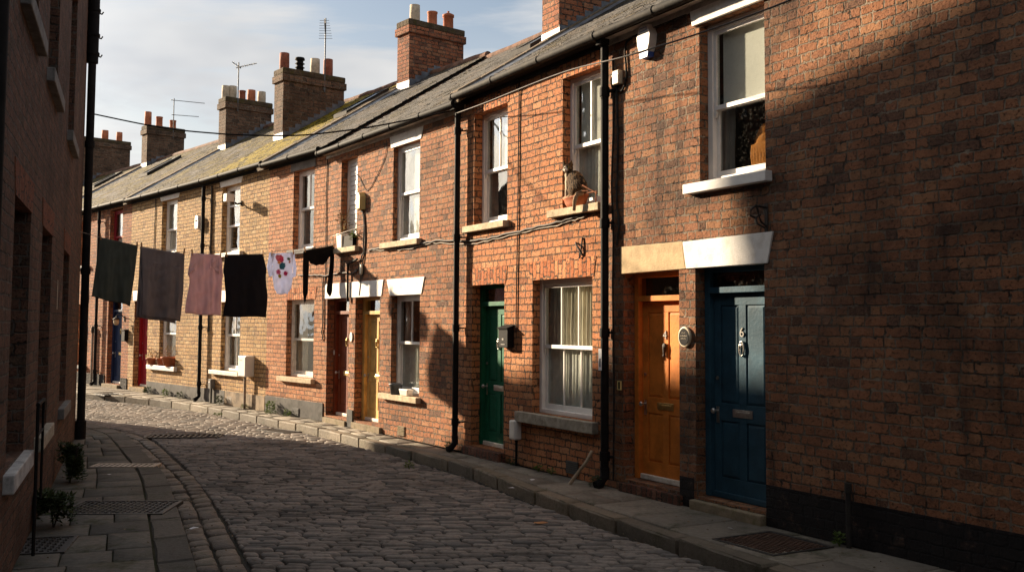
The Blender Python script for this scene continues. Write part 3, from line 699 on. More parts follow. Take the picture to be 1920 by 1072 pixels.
airbrick(h, 1.42, 1.7, .03+.02, .2); 
chimney(h, .0, .5, 1.62, 3.28, 6.0, 7.97, 'br_stack', [(.08, .42, .12, 'plain', 'pot_dark'), (.33, .38, .1, 'cowl', 'black'), (.58, .42, .12, 'plain', 'pot_buff'), (.8, .47, .12, 'plain', 'pot_dark')])
downpipe(h, .0, -.1, 5.0, collars=(.4, 1.7, 3.6, 4.7))
lead = coping(h, L-.16, S[54][0], 5.22, 'mossy_cap', .16, .05, lead=False)

# house 6
h = house('yellow brick house with the red door and terracotta pots on its lower sill', F6)
O6 = [(2.18, 3.18, 3.55, 4.90, .12), (2.22, 3.30, .73, 2.33, .1), (.40, 1.40, .11, 2.38, .14)]
L = F6.L
wall_mb(0, L, 5.18, O6, .12).build('wall', 'br_yellow', h)
roof(h, 0, L, S[76][1], S[65][0], 'slate_light', 5.22); gutter(h, 0, L, 5.22, mat='black', fascia='black'); shell(h, 0, L, S[76][1], S[65][0], 5.22, 'br_yellow')
window(h, *O6[0], mr=.45, up='sky_panel_full', low='sky_panel_full', sill=(2.0, 3.3), sillmat='oldwhite', horns=False, label='white sash window with pale panes above the washing')
window(h, *O6[1], mr=.5, up='net', low='net', sill=(1.58, 3.42), sillmat='white', sillh=.11, label='white sash window behind red flower pots')
lintel(h, [(2.11, 4.903), (3.25, 4.903), (3.36, 5.1), (1.98, 5.1)], 'lintel_white'); lintel(h, [(2.1, 2.333), (3.35, 2.333), (3.42, 2.58), (2.05, 2.58)], 'lintel_white'); lintel(h, [(.3, 2.383), (1.48, 2.383), (1.53, 2.65), (.25, 2.65)], 'lintel_white')
door(h, .40, 1.40, .11, 2.05, 2.38, .14, 'd_red', 'crimson panel door', .09, 'ring', None)
doorstep(h, .36, 1.45, .09, 'step', .08)
MB().box(1.46, L, -.02, 0, 0, .30).build('plinth', 'plinth_grey', h, .006)
chimney(h, .02, .5, 2.4, 3.82, 6.4, 8.25, 'br_stack', [(.06, .36, .11, 'plain', 'pot_buff'), (.2, .38, .13, 'plain', 'pot_buff'), (.42, .3, .1, 'roll', 'pot_dark'), (.62, .36, .12, 'plain', 'pot_red'), (.85, .36, .12, 'plain', 'pot_buff')])
coping(h, 0, S[76][1], 5.22)

# house 7
h = house('red brick house with the navy door at the far left end of the lane', F7)
O7 = [(1.43, 2.43, 3.6, 4.97, .12), (1.5, 2.6, .10, 2.42, .13), (-1.15, -.3, 3.5, 4.85, .1), (-1.15, -.28, .52, 2.35, .1)]
L = F7.L
wall_mb(-5, L, 5.2, O7, .12).build('wall', 'br_red', h)
roof(h, -5, L, 0, S[76][0], 'slate_light', 5.24); gutter(h, -5, L, 5.24, mat='black', fascia='black'); shell(h, -5, L, 0, S[76][0], 5.24, 'br_red')
window(h, *O7[0], mr=.45, mat='f_red', up='sky_panel', low='sky_panel', sill=(1.3, 2.55), sillmat='sill', horns=False, label='dark red framed sash window')
window(h, *O7[2], mr=.5, up='net', low='dark', sill=(-1.25, -.2), sillmat='sill_dark', label='sash window beside the dark left wall')
window(h, *O7[3], mr=.5, up='dark', low='dark', sill=(-1.25, -.15), sillmat='sill_dark', label='dark lower sash window at the far end')
MB().prism([(1.4, 4.97), (2.46, 4.97), (2.55, 5.12), (1.31, 5.12)], -.006, .09).build('brick_arch', 'so_red', h)
lintel(h, [(1.4, 2.423), (2.7, 2.423), (2.78, 2.66), (1.33, 2.66)], 'lintel_white')
door(h, 1.5, 2.6, .10, 2.1, 2.42, .13, 'd_navy', 'navy blue panel door', .09, 'ring', None)
doorstep(h, 1.4, 2.63, .09, 'step', .1)
MB().box(-5, 1.38, -.02, 0, 0, .32).box(2.64, L-.01, -.02, 0, 0, .3).build('plinth', 'plinth_black', h, .006)
chimney(h, -4.9, -4.4, 3.2, 4.55, 6.9, 8.75, 'br_stack', [(.08, .5, .12, 'plain', 'pot_red'), (.38, .38, .125, 'roll', 'pot_red'), (.75, .32, .12, 'roll', 'pot_red')])
coping(h, -5, 0, 5.24)
downpipe(h, .82, -.1, 5.05, collars=(.4, 1.7, 3.0, 4.7))
MB().box(2.7, 2.86, 1.55, 2.25, 0, .02).build('skylight_placeholder', 'black', h) if False else None

# skylights in the roofs
def skylight(P, x0, x1, y0, y1, E):
    q = MB()
    def pt(x, y, d): return (x, y, E + SLOPE*y + d)
    for (a, b, c, d) in ((x0, x1, y0, y0+.07), (x0, x1, y1-.07, y1), (x0, x0+.07, y0+.07, y1-.07), (x1-.07, x1, y0+.07, y1-.07)):
        q.hexa([pt(a, c, .0), pt(b, c, .0), pt(b, d, .0), pt(a, d, .0)], [pt(a, c, .09), pt(b, c, .09), pt(b, d, .09), pt(a, d, .09)])
    s = q.build('skylight', 'gutter', P)
    MB().hexa([pt(x0+.06, y0+.06, .02), pt(x1-.06, y0+.06, .02), pt(x1-.06, y1-.06, .02), pt(x0+.06, y1-.06, .02)], [pt(x0+.06, y0+.06, .07), pt(x1-.06, y0+.06, .07), pt(x1-.06, y1-.06, .07), pt(x0+.06, y1-.06, .07)]).build('pane', 'skyglass', s)
M['skyglass'] = plain('roof_glass', (.25, .28, .32), .06, .9, .1, 3., 0)
terr = {o['label'].split()[0] + str(i): o for i, o in enumerate([o for o in COL.objects if o.name.startswith('terraced_house')])}
HH = list(terr.values())      # 0..6 = house 1..7
skylight(HH[4], 2.35, 2.95, 2.0, 3.1, 5.22); skylight(HH[6], -1.6, -.9, 1.9, 3.0, 5.24); skylight(HH[2], 2.6, 3.25, 2.4, 3.4, 5.1)

# house 8 farther along, only roof and stack in view
F8 = Frame(*F7.w(-5, 0)[:2], 6., .6571, -.7538)
F8 = Frame(*(F7.w(-5, 0) - Vector((.68, -.733, 0))*6.)[:2], 6., .68, -.733)
h = house('farthest house, only its slate roof and dark chimney showing past the left wall', F8)
wall_mb(0, 6, 5.22, [], .1).build('wall', 'br_red', h); roof(h, 0, 6, 0, 0, 'slate_light', 5.25); shell(h, 0, 6, 0, 0, 5.25, 'br_red'); gutter(h, 0, 6, 5.25, mat='black', fascia='black')
skylight(h, 3.9, 4.5, 2.2, 3.2, 5.25)
chimney(h, .3, .9, 2.6, 4.9, 6.8, 9.1, 'br_stack', [(.12, .4, .12, 'plain', 'pot_red'), (.35, .4, .13, 'plain', 'pot_buff'), (.6, .4, .13, 'plain', 'pot_red'), (.85, .4, .12, 'plain', 'pot_red')])
coping(h, 6.0, 0, 5.25)

# ------------------------------------------------------------------ the dark building on the left
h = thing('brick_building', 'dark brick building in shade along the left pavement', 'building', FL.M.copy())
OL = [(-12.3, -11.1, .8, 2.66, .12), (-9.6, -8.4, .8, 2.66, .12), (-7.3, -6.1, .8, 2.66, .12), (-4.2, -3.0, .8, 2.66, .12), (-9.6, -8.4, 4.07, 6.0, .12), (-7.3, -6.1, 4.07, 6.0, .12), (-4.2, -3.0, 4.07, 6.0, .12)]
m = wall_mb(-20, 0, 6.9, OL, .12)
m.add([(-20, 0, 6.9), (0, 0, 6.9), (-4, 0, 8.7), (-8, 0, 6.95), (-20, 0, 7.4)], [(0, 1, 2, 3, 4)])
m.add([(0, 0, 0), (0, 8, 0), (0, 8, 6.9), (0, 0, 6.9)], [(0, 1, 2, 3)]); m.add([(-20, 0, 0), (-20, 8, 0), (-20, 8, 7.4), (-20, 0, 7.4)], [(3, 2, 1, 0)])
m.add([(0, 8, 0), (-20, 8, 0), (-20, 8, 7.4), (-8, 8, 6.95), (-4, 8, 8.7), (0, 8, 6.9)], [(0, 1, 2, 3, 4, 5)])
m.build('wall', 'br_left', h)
m = MB()
for (xa, za), (xb, zb) in (((0.12, 6.86), (-4, 8.72)), ((-4, 8.72), (-8, 6.97)), ((-8, 6.97), (-20, 7.42))):
    m.hexa([(xa, -.12, za), (xb, -.12, zb), (xb, 8.1, zb), (xa, 8.1, za)][::-1], [(xa, -.12, za+.06), (xb, -.12, zb+.06), (xb, 8.1, zb+.06), (xa, 8.1, za+.06)][::-1])
m.build('roof', 'slate', h)
for i, o in enumerate(OL):
    up = o[2] > 3
    window(h, *o, mr=.5, mat='black' if i < 2 else 'gutter', up='dark', low='dark', fr=.06, horns=False)
    q = MB().box(o[0]-.12, o[1]+.12, -.07, .13, o[2]-.13, o[2]-.004).build('sill', 'sill_pale' if i == 1 else 'sill_grey' if i == 2 else 'sill_dark', h, .01)
    MB().prism([(o[0]-.03, o[3]-.002), (o[1]+.03, o[3]-.002), (o[1]+.12, o[3]+.24), (o[0]-.12, o[3]+.24)], -.006, .09).build('brick_arch', 'so_dark', h)
q = MB().tube([(-.13, -.085, .08), (-.13, -.085, 5.95)], .06, 14).tube([(-.13, -.085, 5.9), (-.13, -.085, 7.2)], .088, 14).tube([(-.13, -.085, .0), (-.13, -.085, .28)], .08, 14)
for z in (2.6, 4.6): q.tube([(-.13, -.085, z-.05), (-.13, -.085, z+.05)], .075, 14)
for z in (6.05, 6.35, 6.75): q.tube([(-.13, -.085, z-.02), (-.13, -.085, z+.02)], .105, 14); q.tube([(-.05, -.1, z), (0.04, -.2, z), (.05, -.22, z+.04)], .012, 6)
q.build('downpipe', 'black', h)
MB().tube([(-11.35, -.07, 0), (-11.35, -.07, 7)], .045, 12).build('downpipe', 'black', h)

# ------------------------------------------------------------------ buildings out of the picture, on the sunny side and behind the camera: added to block sun and sky
SD = Vector((-.818, .575, 0)); SQ = Vector((.575, .818, 0)); C0 = FL.o.copy()
FS = Frame(C0.x, C0.y, 1, SQ.x, SQ.y)          # x = sideways to the sun, y = towards the sun
h = thing('unseen_shade_house', 'unseen steep roofed shape added behind the dark left building to shade the terrace', 'house', FS.M.copy())
MB().box(-.9, 2.5, 4.6, 10, 0, 3.1).build('wall', 'br_red', h)
MB().prism([(-.9, 3.1), (2.56, 3.1), (1.9, 4.6), (1.1, 5.45), (.2, 6.1), (-.9, 6.1)], 4.5, 10.1).build('roof', 'slate', h)  # added caster: roof outline shaped to throw the shade line on the terrace
FB = Frame(-6., -9., 1, 1, 0)
h = thing('unseen_shade_house', 'unseen house added behind the viewer to block sky light', 'house', FB.M.copy())
MB().box(-4, 20, -6, 0, -.1, 6.4).build('wall', 'br_left', h); MB().prism([(-4.2, 6.4), (20.2, 6.4), (20.2, 6.7), (8, 9.), (-4.2, 6.7)], -6.2, .2).build('roof', 'slate', h)  # added block, keeps sky light off the foreground
# ------------------------------------------------------------------ the ground
def struct(o): o['kind'] = 'structure'; return o
struct(MB().add([(-400, -400, -.17), (400, -400, -.17), (400, 400, -.17), (-400, 400, -.17)], [(0, 1, 2, 3)]).build('ground', 'ground'))
def lerp(a, b, t): return a + (b-a)*t
def resample(P, step):
    P = [Vector((p[0], p[1])) for p in P]; out = [P[0]]; d = 0
    Q = [Vector((p.x, p.y)) for p in spline([(p.x, p.y, 0) for p in P], 12)]
    acc = 0
    for a, b in zip(Q, Q[1:]):
        l = (b-a).length
        while acc + l >= step:
            a = a + (b-a)*((step-acc)/l); l = (b-a).length; acc = 0; out.append(a)
        acc += l
    return out
LK = [(1.9, -3.4), (.75, -.3), (-.5, 2.8), (-2.26, 7.34), (-3.43, 10.31), (-4.15, 12.07), (-4.75, 13.3), (-5.8, 15.42), (-6.56, 16.77), (-8.01, 18.45), (-10.4, 20.6), (-13.4, 23.2)]
RK = [(6.4, -1.9), (4.6, 1.9), (2.76, 5.9), (1.67, 8.1), (.97, 9.48), (.25, 10.96), (-.68, 13.1), (-2.11, 15.4), (-3.29, 17.3), (-4.38, 18.78), (-6.32, 21.27), (-8.25, 23.54), (-11.2, 25.9), (-15, 29.4)]
def off(P, d):
    out = []
    for i, p in enumerate(P):
        a = Vector(P[max(i-1, 0)]); b = Vector(P[min(i+1, len(P)-1)]); t = (b-a).normalized(); out.append((p[0] + t.y*d, p[1] - t.x*d))
    return out
ZR = -.12
def slab(m, q, zt, th, bev, dome=.0, rag=.0, tilt=.0):
    """one stone: q = 4 plan corners (counter-clockwise); chamfered, slightly domed"""
    c = sum(q, Vector((0, 0)))/4
    ring = []
    for i in range(4):
        p, a, b = q[i], q[i-1], q[(i+1) % 4]
        k = min(.3, bev*1.1/max(.02, (a-p).length)); l = min(.3, bev*1.1/max(.02, (b-p).length))
        ring += [p + (a-p)*k, p + (b-p)*l]
    ring = [p + Vector((R(-rag, rag), R(-rag, rag))) for p in ring]
    tx, ty = R(-tilt, tilt), R(-tilt, tilt)
    def Z(p, z): return (p.x, p.y, z + (p.x-c.x)*tx + (p.y-c.y)*ty)
    w = min((q[1]-q[0]).length, (q[2]-q[1]).length)
    s = 1 - 2*bev/max(w, .05)*.8; s = max(.45, s)
    def shr(p):
        d = p - c; return c + d*(1 - bev/max(d.length, .03))
    r1 = [Z(p, zt-th) for p in ring]; r2 = [Z(p, zt-bev*.7) for p in ring]; r3 = [Z(shr(p), zt) for p in ring]
    vs = r1 + r2 + r3 + [Z(c, zt+dome)]
    fs = []
    for r in range(2):
        for i in range(8): fs.append((r*8+i, r*8+(i+1) % 8, (r+1)*8+(i+1) % 8, (r+1)*8+i))
    for i in range(8): fs.append((16+i, 16+(i+1) % 8, 24))
    m.add(vs, fs, True)

# carriageway: rows of setts between matched points of both kerbs
PAIR = [((1.9, -3.4), (5.9, -2.3)), ((.75, -.3), (5.3, .5)), ((-.5, 2.8), (3.95, 3.2)), ((-2.26, 7.34), (2.06, 7.4)), ((-3.43, 10.31), (.55, 10.4)), ((-4.75, 13.3), (-.93, 13.5)), ((-5.8, 15.42), (-2.5, 16.05)), ((-6.56, 16.77), (-4.0, 18.25)),
        ((-8.01, 18.45), (-6.9, 21.95)), ((-10.4, 20.6), (-11.2, 25.9)), ((-13.4, 23.2), (-15, 29.4))]
A = spline([(*p, 0) for p, _ in PAIR], 40); B = spline([(*q, 0) for _, q in PAIR], 40)
random.seed(3)
m = MB(); acc = 0; last = 0; i = 0
def lane(k, t):
    a, b = A[k], B[k]; w = (b-a).length
    p = a + (b-a).normalized()*.46; q = b - (b-a).normalized()*.10
    return Vector((lerp(p.x, q.x, t), lerp(p.y, q.y, t)))
def bez(kf, t):
    k = int(kf); f = kf-k; k2 = min(k+1, len(A)-1)
    return lane(k, t).lerp(lane(k2, t), f)
kf = 4.
while kf < len(A)-2:
    step = .098*R(.9, 1.12)
    # advance until the middle moved by one row
    k0 = kf
    while kf < len(A)-2 and (bez(kf, .5)-bez(k0, .5)).length < step: kf += .04
    w = (bez(k0, 1)-bez(k0, 0)).length; x = -R(0, .2)
    far = bez(k0, .5).length
    wob0 = R(0, 6)
    while x < w:
        ln = R(.15, .30) * (1. if far < 19 else 1.5)
        a, b = max(x, 0)/w, min(x+ln-.017, w)/w
        if b-a > .03/w:
            j = [R(-.1, .1) for _ in range(4)]
            g = .085
            q = [bez(k0 + (kf-k0)*(g + .4*max(0, j[0])), a), bez(k0 + (kf-k0)*(g + .4*max(0, j[1])), b), bez(kf - (kf-k0)*(g + .4*max(0, j[2])), b), bez(kf - (kf-k0)*(g + .4*max(0, j[3])), a)]
            und = .012*sin(q[0].x*1.3 + q[0].y*.7) + .01*sin(q[0].y*2.1 - q[0].x)
            near = far < 16.5; slab(m, q, ZR + .0 + (R(-.009, .009) if near else R(-.004, .004)) + und*.6, .06, .015 if near else .009, .006 if near else .002, .006, .04 if near else .012)
        x += ln
road = struct(m.build('road', 'sett'))
bedm = MB(); n = len(A)
bedm.add([(*lane(k, -.12), ZR-.026) for k in range(n)] + [(*lane(k, 1.06), ZR-.026) for k in range(n)], [(k, n+k, n+k+1, k+1) for k in range(n-1)])
struct(bedm.build('road', 'bed'))
# gutter of larger setts along the left kerb
m = MB(); G1 = resample(off(LK, .03), .02); 
for lo, hi in ((.03, .2), (.215, .40)):
    a, b = off(LK, lo), off(LK, hi); a, b = resample(a, .05), resample(b, .05)
    i = 0; n = min(len(a), len(b))
    while i < n-9:
        k = random.choice([4, 5, 5, 6, 7])
        def pick(arr, t): return arr[min(len(arr)-1, int(t*len(arr)/n))]
        q = [pick(a, i), pick(b, i), pick(b, i+k-.35), pick(a, i+k-.35)]
        slab(m, q, ZR - .004 + R(-.012, .008), .06, .02, .008, .008, .06); i += k
struct(m.build('road', 'gsett'))
# kerbs
def kerb(line, o0, o1, L, name='kerb', mt='kerb'):
    m = MB(); a, b = resample(off(line, o0), .05), resample(off(line, o1), .05); n = min(len(a), len(b)); i = 0
    while i < n-2:
        k = int(L*R(.8, 1.2)/.05); e = min(i+k, n-1)
        f = lambda arr, t: arr[min(len(arr)-1, int(t*len(arr)/n))]
        s = (e-i)//3 or 1
        # long stones follow the bend: three short lengths welded in one stone
        zt = R(-.008, .006); vs = []; idx = [i, i+(e-i)//2, e-.25]
        inn, out = [f(a, t) for t in idx], [f(b, t) for t in idx]
        pts = inn + out[::-1]; c = sum(pts, Vector((0, 0)))/len(pts)
        def shr(p, d): v = p-c; return p - v.normalized()*d
        N = len(pts)
        vs = [(*p, -.19) for p in pts] + [(*p, zt-.02) for p in pts] + [(*shr(p, .018), zt) for p in pts]
        fs = [(r*N+j, r*N+(j+1) % N, (r+1)*N+(j+1) % N, (r+1)*N+j) for r in range(2) for j in range(N)] + [tuple(range(2*N, 3*N))]
        m.add(vs, fs); i = e
    return struct(m.build(name, mt))
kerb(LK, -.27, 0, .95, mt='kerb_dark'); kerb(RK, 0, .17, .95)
# flagged pavements
WALL_L = [FL.w(-20, .02)[:2], FL.w(-10, .02)[:2], FL.w(0, .02)[:2], (-8.3, 17.2), (-11.6, 19.6), (-14.4, 22.2)]
WALL_R = [F1.w(14, .02)[:2], F1.w(0, .02)[:2], F3.w(0, .02)[:2], F5.w(0, .02)[:2], F6.w(0, .02)[:2], F7.w(0, .02)[:2], F7.w(-5, .02)[:2]]
def closest(p, P):
    best = None
    for a, b in zip(P, P[1:]):
        a, b = Vector(a), Vector(b); d = b-a; t = max(0, min(1, (p-a).dot(d)/d.length_squared)); q = a + d*t
        if best is None or (q-p).length < best[0]: best = ((q-p).length, q)
    return best[1]
def paving(line, o, wall, course, cuts, mt):
    m = MB(); P = resample(off(line, o), .05); i = 0; n = len(P); flip = 0
    while i < n-3:
        e = min(n-1, i + int(course*R(.8, 1.25)/.05))
        a0, a1 = P[i], P[max(i+1, e)]; b0, b1 = closest(a0, wall), closest(a1, wall)
        w = (b0-a0).length
        ks = [0] + sorted(random.choice(cuts)) + [1]
        for u, v in zip(ks, ks[1:]):
            g = .006/w; t0 = .006/max(.1, (a1-a0).length)
            c = lambda s, t: a0.lerp(a1, s).lerp(b0.lerp(b1, s), t)
            q = [c(t0, u+g), c(1-t0, u+g), c(1-t0, v-g), c(t0, v-g)]
            ar = sum(q[k].x*q[(k+1) % 4].y - q[(k+1) % 4].x*q[k].y for k in range(4))
            if ar < 0: q = q[::-1]
            slab(m, q, R(-.005, .004), .05, .007, .0, .002, .004)
        i = e
    return struct(m.build('pavement', mt))
random.seed(11)
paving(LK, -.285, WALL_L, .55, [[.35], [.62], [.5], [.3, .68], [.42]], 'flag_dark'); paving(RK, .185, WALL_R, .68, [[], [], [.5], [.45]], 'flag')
for line, o, wall in ((LK, -.2, WALL_L), (RK, .1, WALL_R)):
    P = resample(off(line, o), .3); Q = [closest(p, wall) for p in P]; n = len(P)
    struct(MB().add([(*p, -.022) for p in P] + [(*p, -.022) for p in Q], [(k, k+1, n+k+1, n+k) for k in range(n-1)]).build('pavement', 'mossbed'))

# ------------------------------------------------------------------ iron covers and drains
def cover(label, name, F, sx, sy, z, style, group=None, cat='drain'):
    t = thing(name, label, cat, F, group)
    m = MB()
    fm = 'castiron' if style != 'slats' else 'steel_slat'
    w = .035
    for a in ((-sx, sx, -sy, -sy+w), (-sx, sx, sy-w, sy), (-sx, -sx+w, -sy+w, sy-w), (sx-w, sx, -sy+w, sy-w)): m.box(*a, -.03, z)
    m.build('frame', fm, t, .003)
    m = MB()
    if style in ('slats', 'grate'):
        n = 11 if style == 'slats' else 13
        for i in range(n): x = -sx+w + (2*sx-2*w)*(i+.5)/n; m.box(x-.018, x+.018, -sy+w, sy-w, -.02, z-.004)
        m.build('grating', fm, t)
        MB().box(-sx+w, sx-w, -sy+w, sy-w, -.06, -.045).build('pit', 'soil', t)
    else:
        m.box(-sx+w+.006, sx-w-.006, -sy+w+.006, sy-w-.006, -.03, z-.008)
        nx, ny = int(sx/.028), int(sy/.028)
        for i in range(nx):
            for j in range(ny):
                x = -sx+w+.02 + (2*sx-2*w-.04)*(i+.5)/nx; y = -sy+w+.02 + (2*sy-2*w-.04)*(j+.5)/ny
                if style == 'tread': d = .016; e = .007; (d, e) = (d, e) if (i+j) % 2 else (e, d)
                else: d, e = .02, .013; x += (.013 if j % 2 else -.013)
                m.box(x-d, x+d, y-e, y+e, z-.009, z+.001)
        m.build('plate', 'castiron' if style == 'tread' else 'castrust', t)
    return t
def flat(x, y, ang, z=0.): return Matrix.Translation((x, y, z)) @ Matrix.Rotation(radians(ang), 4, 'Z')
cover('small slatted steel drain in the left pavement', 'drain_grating', flat(-4.87, 12.72, 2), .40, .16, .008, 'slats')
cover('wide patterned iron cover in the left pavement', 'manhole_cover', flat(-3.80, 9.85, 3), .50, .36, .008, 'tread', cat='manhole cover')
cover('dark iron cover by the bushes at the foot of the left wall', 'manhole_cover', flat(-3.92, 8.15, 14), .36, .32, .008, 'tread', cat='manhole cover')
cover('rust brown patterned cover in the pavement below the blank wall', 'manhole_cover', flat(2.18, 8.42, -60), .36, .34, .008, 'brickplate', cat='manhole cover')
cover('flat dark cover in the pavement before the navy door', 'manhole_cover', flat(-10.15, 25.3, -50), .4, .25, .006, 'tread', cat='manhole cover')
cover('dark drain grating among the setts by the left kerb', 'drain_grating', flat(-5.55, 17.05, 8, ZR), .62, .24, .016, 'grate')
cover('dark drain grating at the foot of the right kerb', 'drain_grating', flat(-4.15, 17.95, -42, ZR), .42, .2, .016, 'grate')

# ------------------------------------------------------------------ weeds and bushes
def leaves(m, c, rad, n, size, up=.5, drop=1.):
    for _ in range(n):
        th = R(0, 2*pi); rr = sqrt(R(0, 1)); z = R(0, 1)**.8
        k = (1 - .55*z)
        p = Vector(c) + Vector((cos(th)*rr*rad[0]*k, sin(th)*rr*rad[1]*k, z*rad[2]))
        d = Vector((cos(th) + R(-.7, .7), sin(th) + R(-.7, .7), R(-.3, .9)*up)).normalized()
        s = size*R(.6, 1.3); e = d.cross(Vector((R(-.3, .3), R(-.3, .3), 1))).normalized()*s*.34; u = d.cross(e).normalized()*s*.12
        m.add([p, p + d*s*.45 + e + u, p + d*s, p + d*s*.45 - e + u], [(0, 1, 2, 3)])
def weed(F, x, y, rad, n, size, label, mat='leaf', name='weed', cat='weed', group=None, stems=4):
    rad = tuple(a*.72 for a in rad); size *= .8
    t = thing(name, label, cat, F.at(x, y), group); m = MB(); leaves(m, (0, 0, .01), rad, n, size)
    m.build('foliage', mat, t)
    m = MB()
    for _ in range(stems): a = R(0, 6.3); m.tube([(0, 0, -.005), (cos(a)*rad[0]*.4, sin(a)*rad[1]*.4, rad[2]*.6)], .004, 5)
    m.build('stem', mat, t); return t
random.seed(5)
WG = 'weeds at the foot of the terrace walls'
weed(F4, .55, -.14, (.2, .12, .34), 150, .08, 'tallest weed clump, against the grey plinth', group=WG)
weed(F4, 1.2, -.09, (.1, .08, .16), 60, .07, 'small weed beside the air vent in the grey plinth', group=WG)
weed(F5, 2.55, -.1, (.1, .09, .12), 60, .06, 'bright low weed under the cream meter box', group=WG)
weed(F5, 1.25, -.11, (.17, .1, .26), 130, .07, 'dark weed clump below the small grey box', 'leaf_dark', group=WG)
weed(F6, 1.8, -.11, (.3, .1, .2), 140, .07, 'weed clump right beside the red door step', 'leaf_dark', group=WG)
weed(F6, 3.0, -.11, (.25, .1, .2), 120, .07, 'weed below the three flower pots', 'leaf', group=WG)
weed(F6, 3.9, -.11, (.2, .1, .18), 100, .07, 'straggling weed left of the tall downpipe', 'leaf_dark', group=WG)
weed(F3, 4.95, -.1, (.1, .08, .13), 60, .06, 'weed left of the green door by the downpipe foot', group=WG)
weed(F2, 1.5, -.08, (.14, .07, .10), 60, .05, 'low weed under the cream pipe box', 'leaf_dark', group=WG)
weed(F2, 2.15, -.07, (.1, .06, .10), 50, .05, 'low weed under the big six-pane window', group=WG)
weed(F2, 2.45, -.07, (.08, .06, .09), 40, .05, 'tiny weed left of the wall vent', group=WG)
weed(F1, -.02, -.13, (.16, .08, .16), 90, .06, 'weed around the foot of the downpipe by the orange door', 'leaf_dark', group=WG)
weed(F1, 3.36, -.07, (.07, .06, .13), 60, .05, 'fern-like weed beside the pipe stub on the blank wall', group=WG)
t = weed(F2, 1.2, -1.38, (.1, .07, .1), 70, .055, 'weed growing out of the right kerb', group='weeds in the kerb'); 
t = weed(F4, .4, -1.18, (.14, .1, .07), 60, .05, 'low weeds by the broken right kerb', group='weeds in the kerb')
MB_ = MB()
FLo = lambda x, y: FL.at(x, y)
def bush(x, y, rad, n, label):
    t = thing('bush', label, 'bush', FL.at(x, y), 'bushes along the left wall'); m = MB()
    for i in range(9):
        a = R(0, 6.3); leaves(m, (cos(a)*rad[0]*.5, sin(a)*rad[1]*.5, R(0, rad[2]*.55)), (rad[0]*.62, rad[1]*.62, rad[2]*.5), n//5, .05, 1.3)
    m.build('foliage', 'leaf_dark', t)
    m = MB()
    for i in range(6): a = R(0, 6.3); m.tube([(0, 0, -.01), (cos(a)*rad[0]*.3, sin(a)*rad[1]*.3, rad[2]*.5), (cos(a)*rad[0]*.6, sin(a)*rad[1]*.6, rad[2]*.9)], .006, 5)
    m.build('stem', 'iron', t)
bush(-4.7, -.17, (.17, .14, .44), 700, 'tall narrow dark bush below the last sill of the left building')
bush(-7.3, -.17, (.24, .17, .3), 700, 'spreading dark bush nearest the viewer on the left pavement')

# ------------------------------------------------------------------ things on the right-hand walls
def boxthing(name, label, cat, F, x, y, z, group=None): return thing(name, label, cat, F.at(x, y, z), group)
t = boxthing('alarm_box', 'white alarm box with blue base high beside the orange door house gutter', 'alarm box', F1, .77, 0, 4.87)
pts = [(-.08, .17), (-.135, .05), (-.12, -.05), (-.085, -.135), (.085, -.135), (.12, -.05), (.135, .05), (.08, .17)]
b = MB(); n = len(pts); b.add([(x, 0, z) for x, z in pts] + [(x*.86, -.085, z*.95) for x, z in pts], [tuple(range(n, 2*n))] + [(i, (i+1) % n, (i+1) % n + n, i+n) for i in range(n)])
b.build('cover', 'plastic', t, .006)
p2 = [(-.084, -.137), (.084, -.137), (.07, -.19), (-.07, -.19)]
b = MB(); b.add([(x, 0, z) for x, z in p2] + [(x*.87, -.08, z) for x, z in p2], [(4, 5, 6, 7)[::-1], (0, 1, 5, 4), (1, 2, 6, 5), (2, 3, 7, 6), (3, 0, 4, 7)]); b.build('strobe_base', 'blue', t, .004)
MB().box(-.06, .06, -.0865, -.083, .095, .135).build('badge', 'blue', t)
b = MB()
for i in range(7): b.box(-.052+i*.0155, -.041+i*.0155, -.0885, -.0862, .103, .127)
b.build('lettering', 'plastic', t)
t = boxthing('junction_box', 'small cream junction box with cables under the gutter by the alarm box', 'junction box', F1, .24, 0, 4.58)
MB().box(-.06, .06, -.07, 0, -.08, .08).build('case', 'cream', t, .012); MB().box(-.062, .062, -.074, -.06, .02, .03).build('lid_seam', 'cream', t)
t = boxthing('house_plaque', 'round black plaque with pale rim between the orange and blue doors', 'plaque', F1, 1.355, 0, 1.69)
b = MB(); b.disc_y((0, 0), .092, -.03, 0, 28, .105); b.build('rim', 'cream', t, .01)
MB().disc_y((0, 0), .074, -.034, -.02, 28, .086).build('face', 'black', t)
b = MB()
for z, w in ((.035, .03), (.005, .05), (-.022, .04)): 
    k = int(w/.012)
    for i in range(-k, k+1): b.box(i*.012-.003, i*.012+.003, -.0365, -.0335, z, z+.008+.003*((i*7) % 3))
b.build('lettering', 'sill_grey', t)
t = boxthing('doorbell', 'small yellow-rimmed bell push left of the orange door', 'doorbell', F1, .235, 0, 1.14)
b = MB()
for a in ((-.03, .03, .04, .05), (-.03, .03, -.05, -.04), (-.03, -.02, -.04, .04), (.02, .03, -.04, .04)): b.box(a[0], a[1], -.016, 0, a[2], a[3])
b.build('rim', 'yellowbox', t); MB().box(-.02, .02, -.01, 0, -.04, .04).build('button', 'black', t)
t = boxthing('wall_bracket', 'black iron hook bracket above the white lintel of the blue door', 'bracket', F1, 2.5, 0, 2.8)
MB().box(-.02, .02, -.012, 0, -.14, .13).tube([(0, -.01, .09), (0, -.14, .1), (0, -.2, .06), (0, -.2, .0), (0, -.15, -.01)], .011, 8).tube([(0, -.01, -.08), (0, -.08, -.04), (0, -.13, .1)], .009, 8).tube([(-.06, -.02, .03), (-.08, -.06, .0), (-.05, -.07, -.06), (.0, -.02, -.1)], .01, 6).build('hook', 'iron', t)
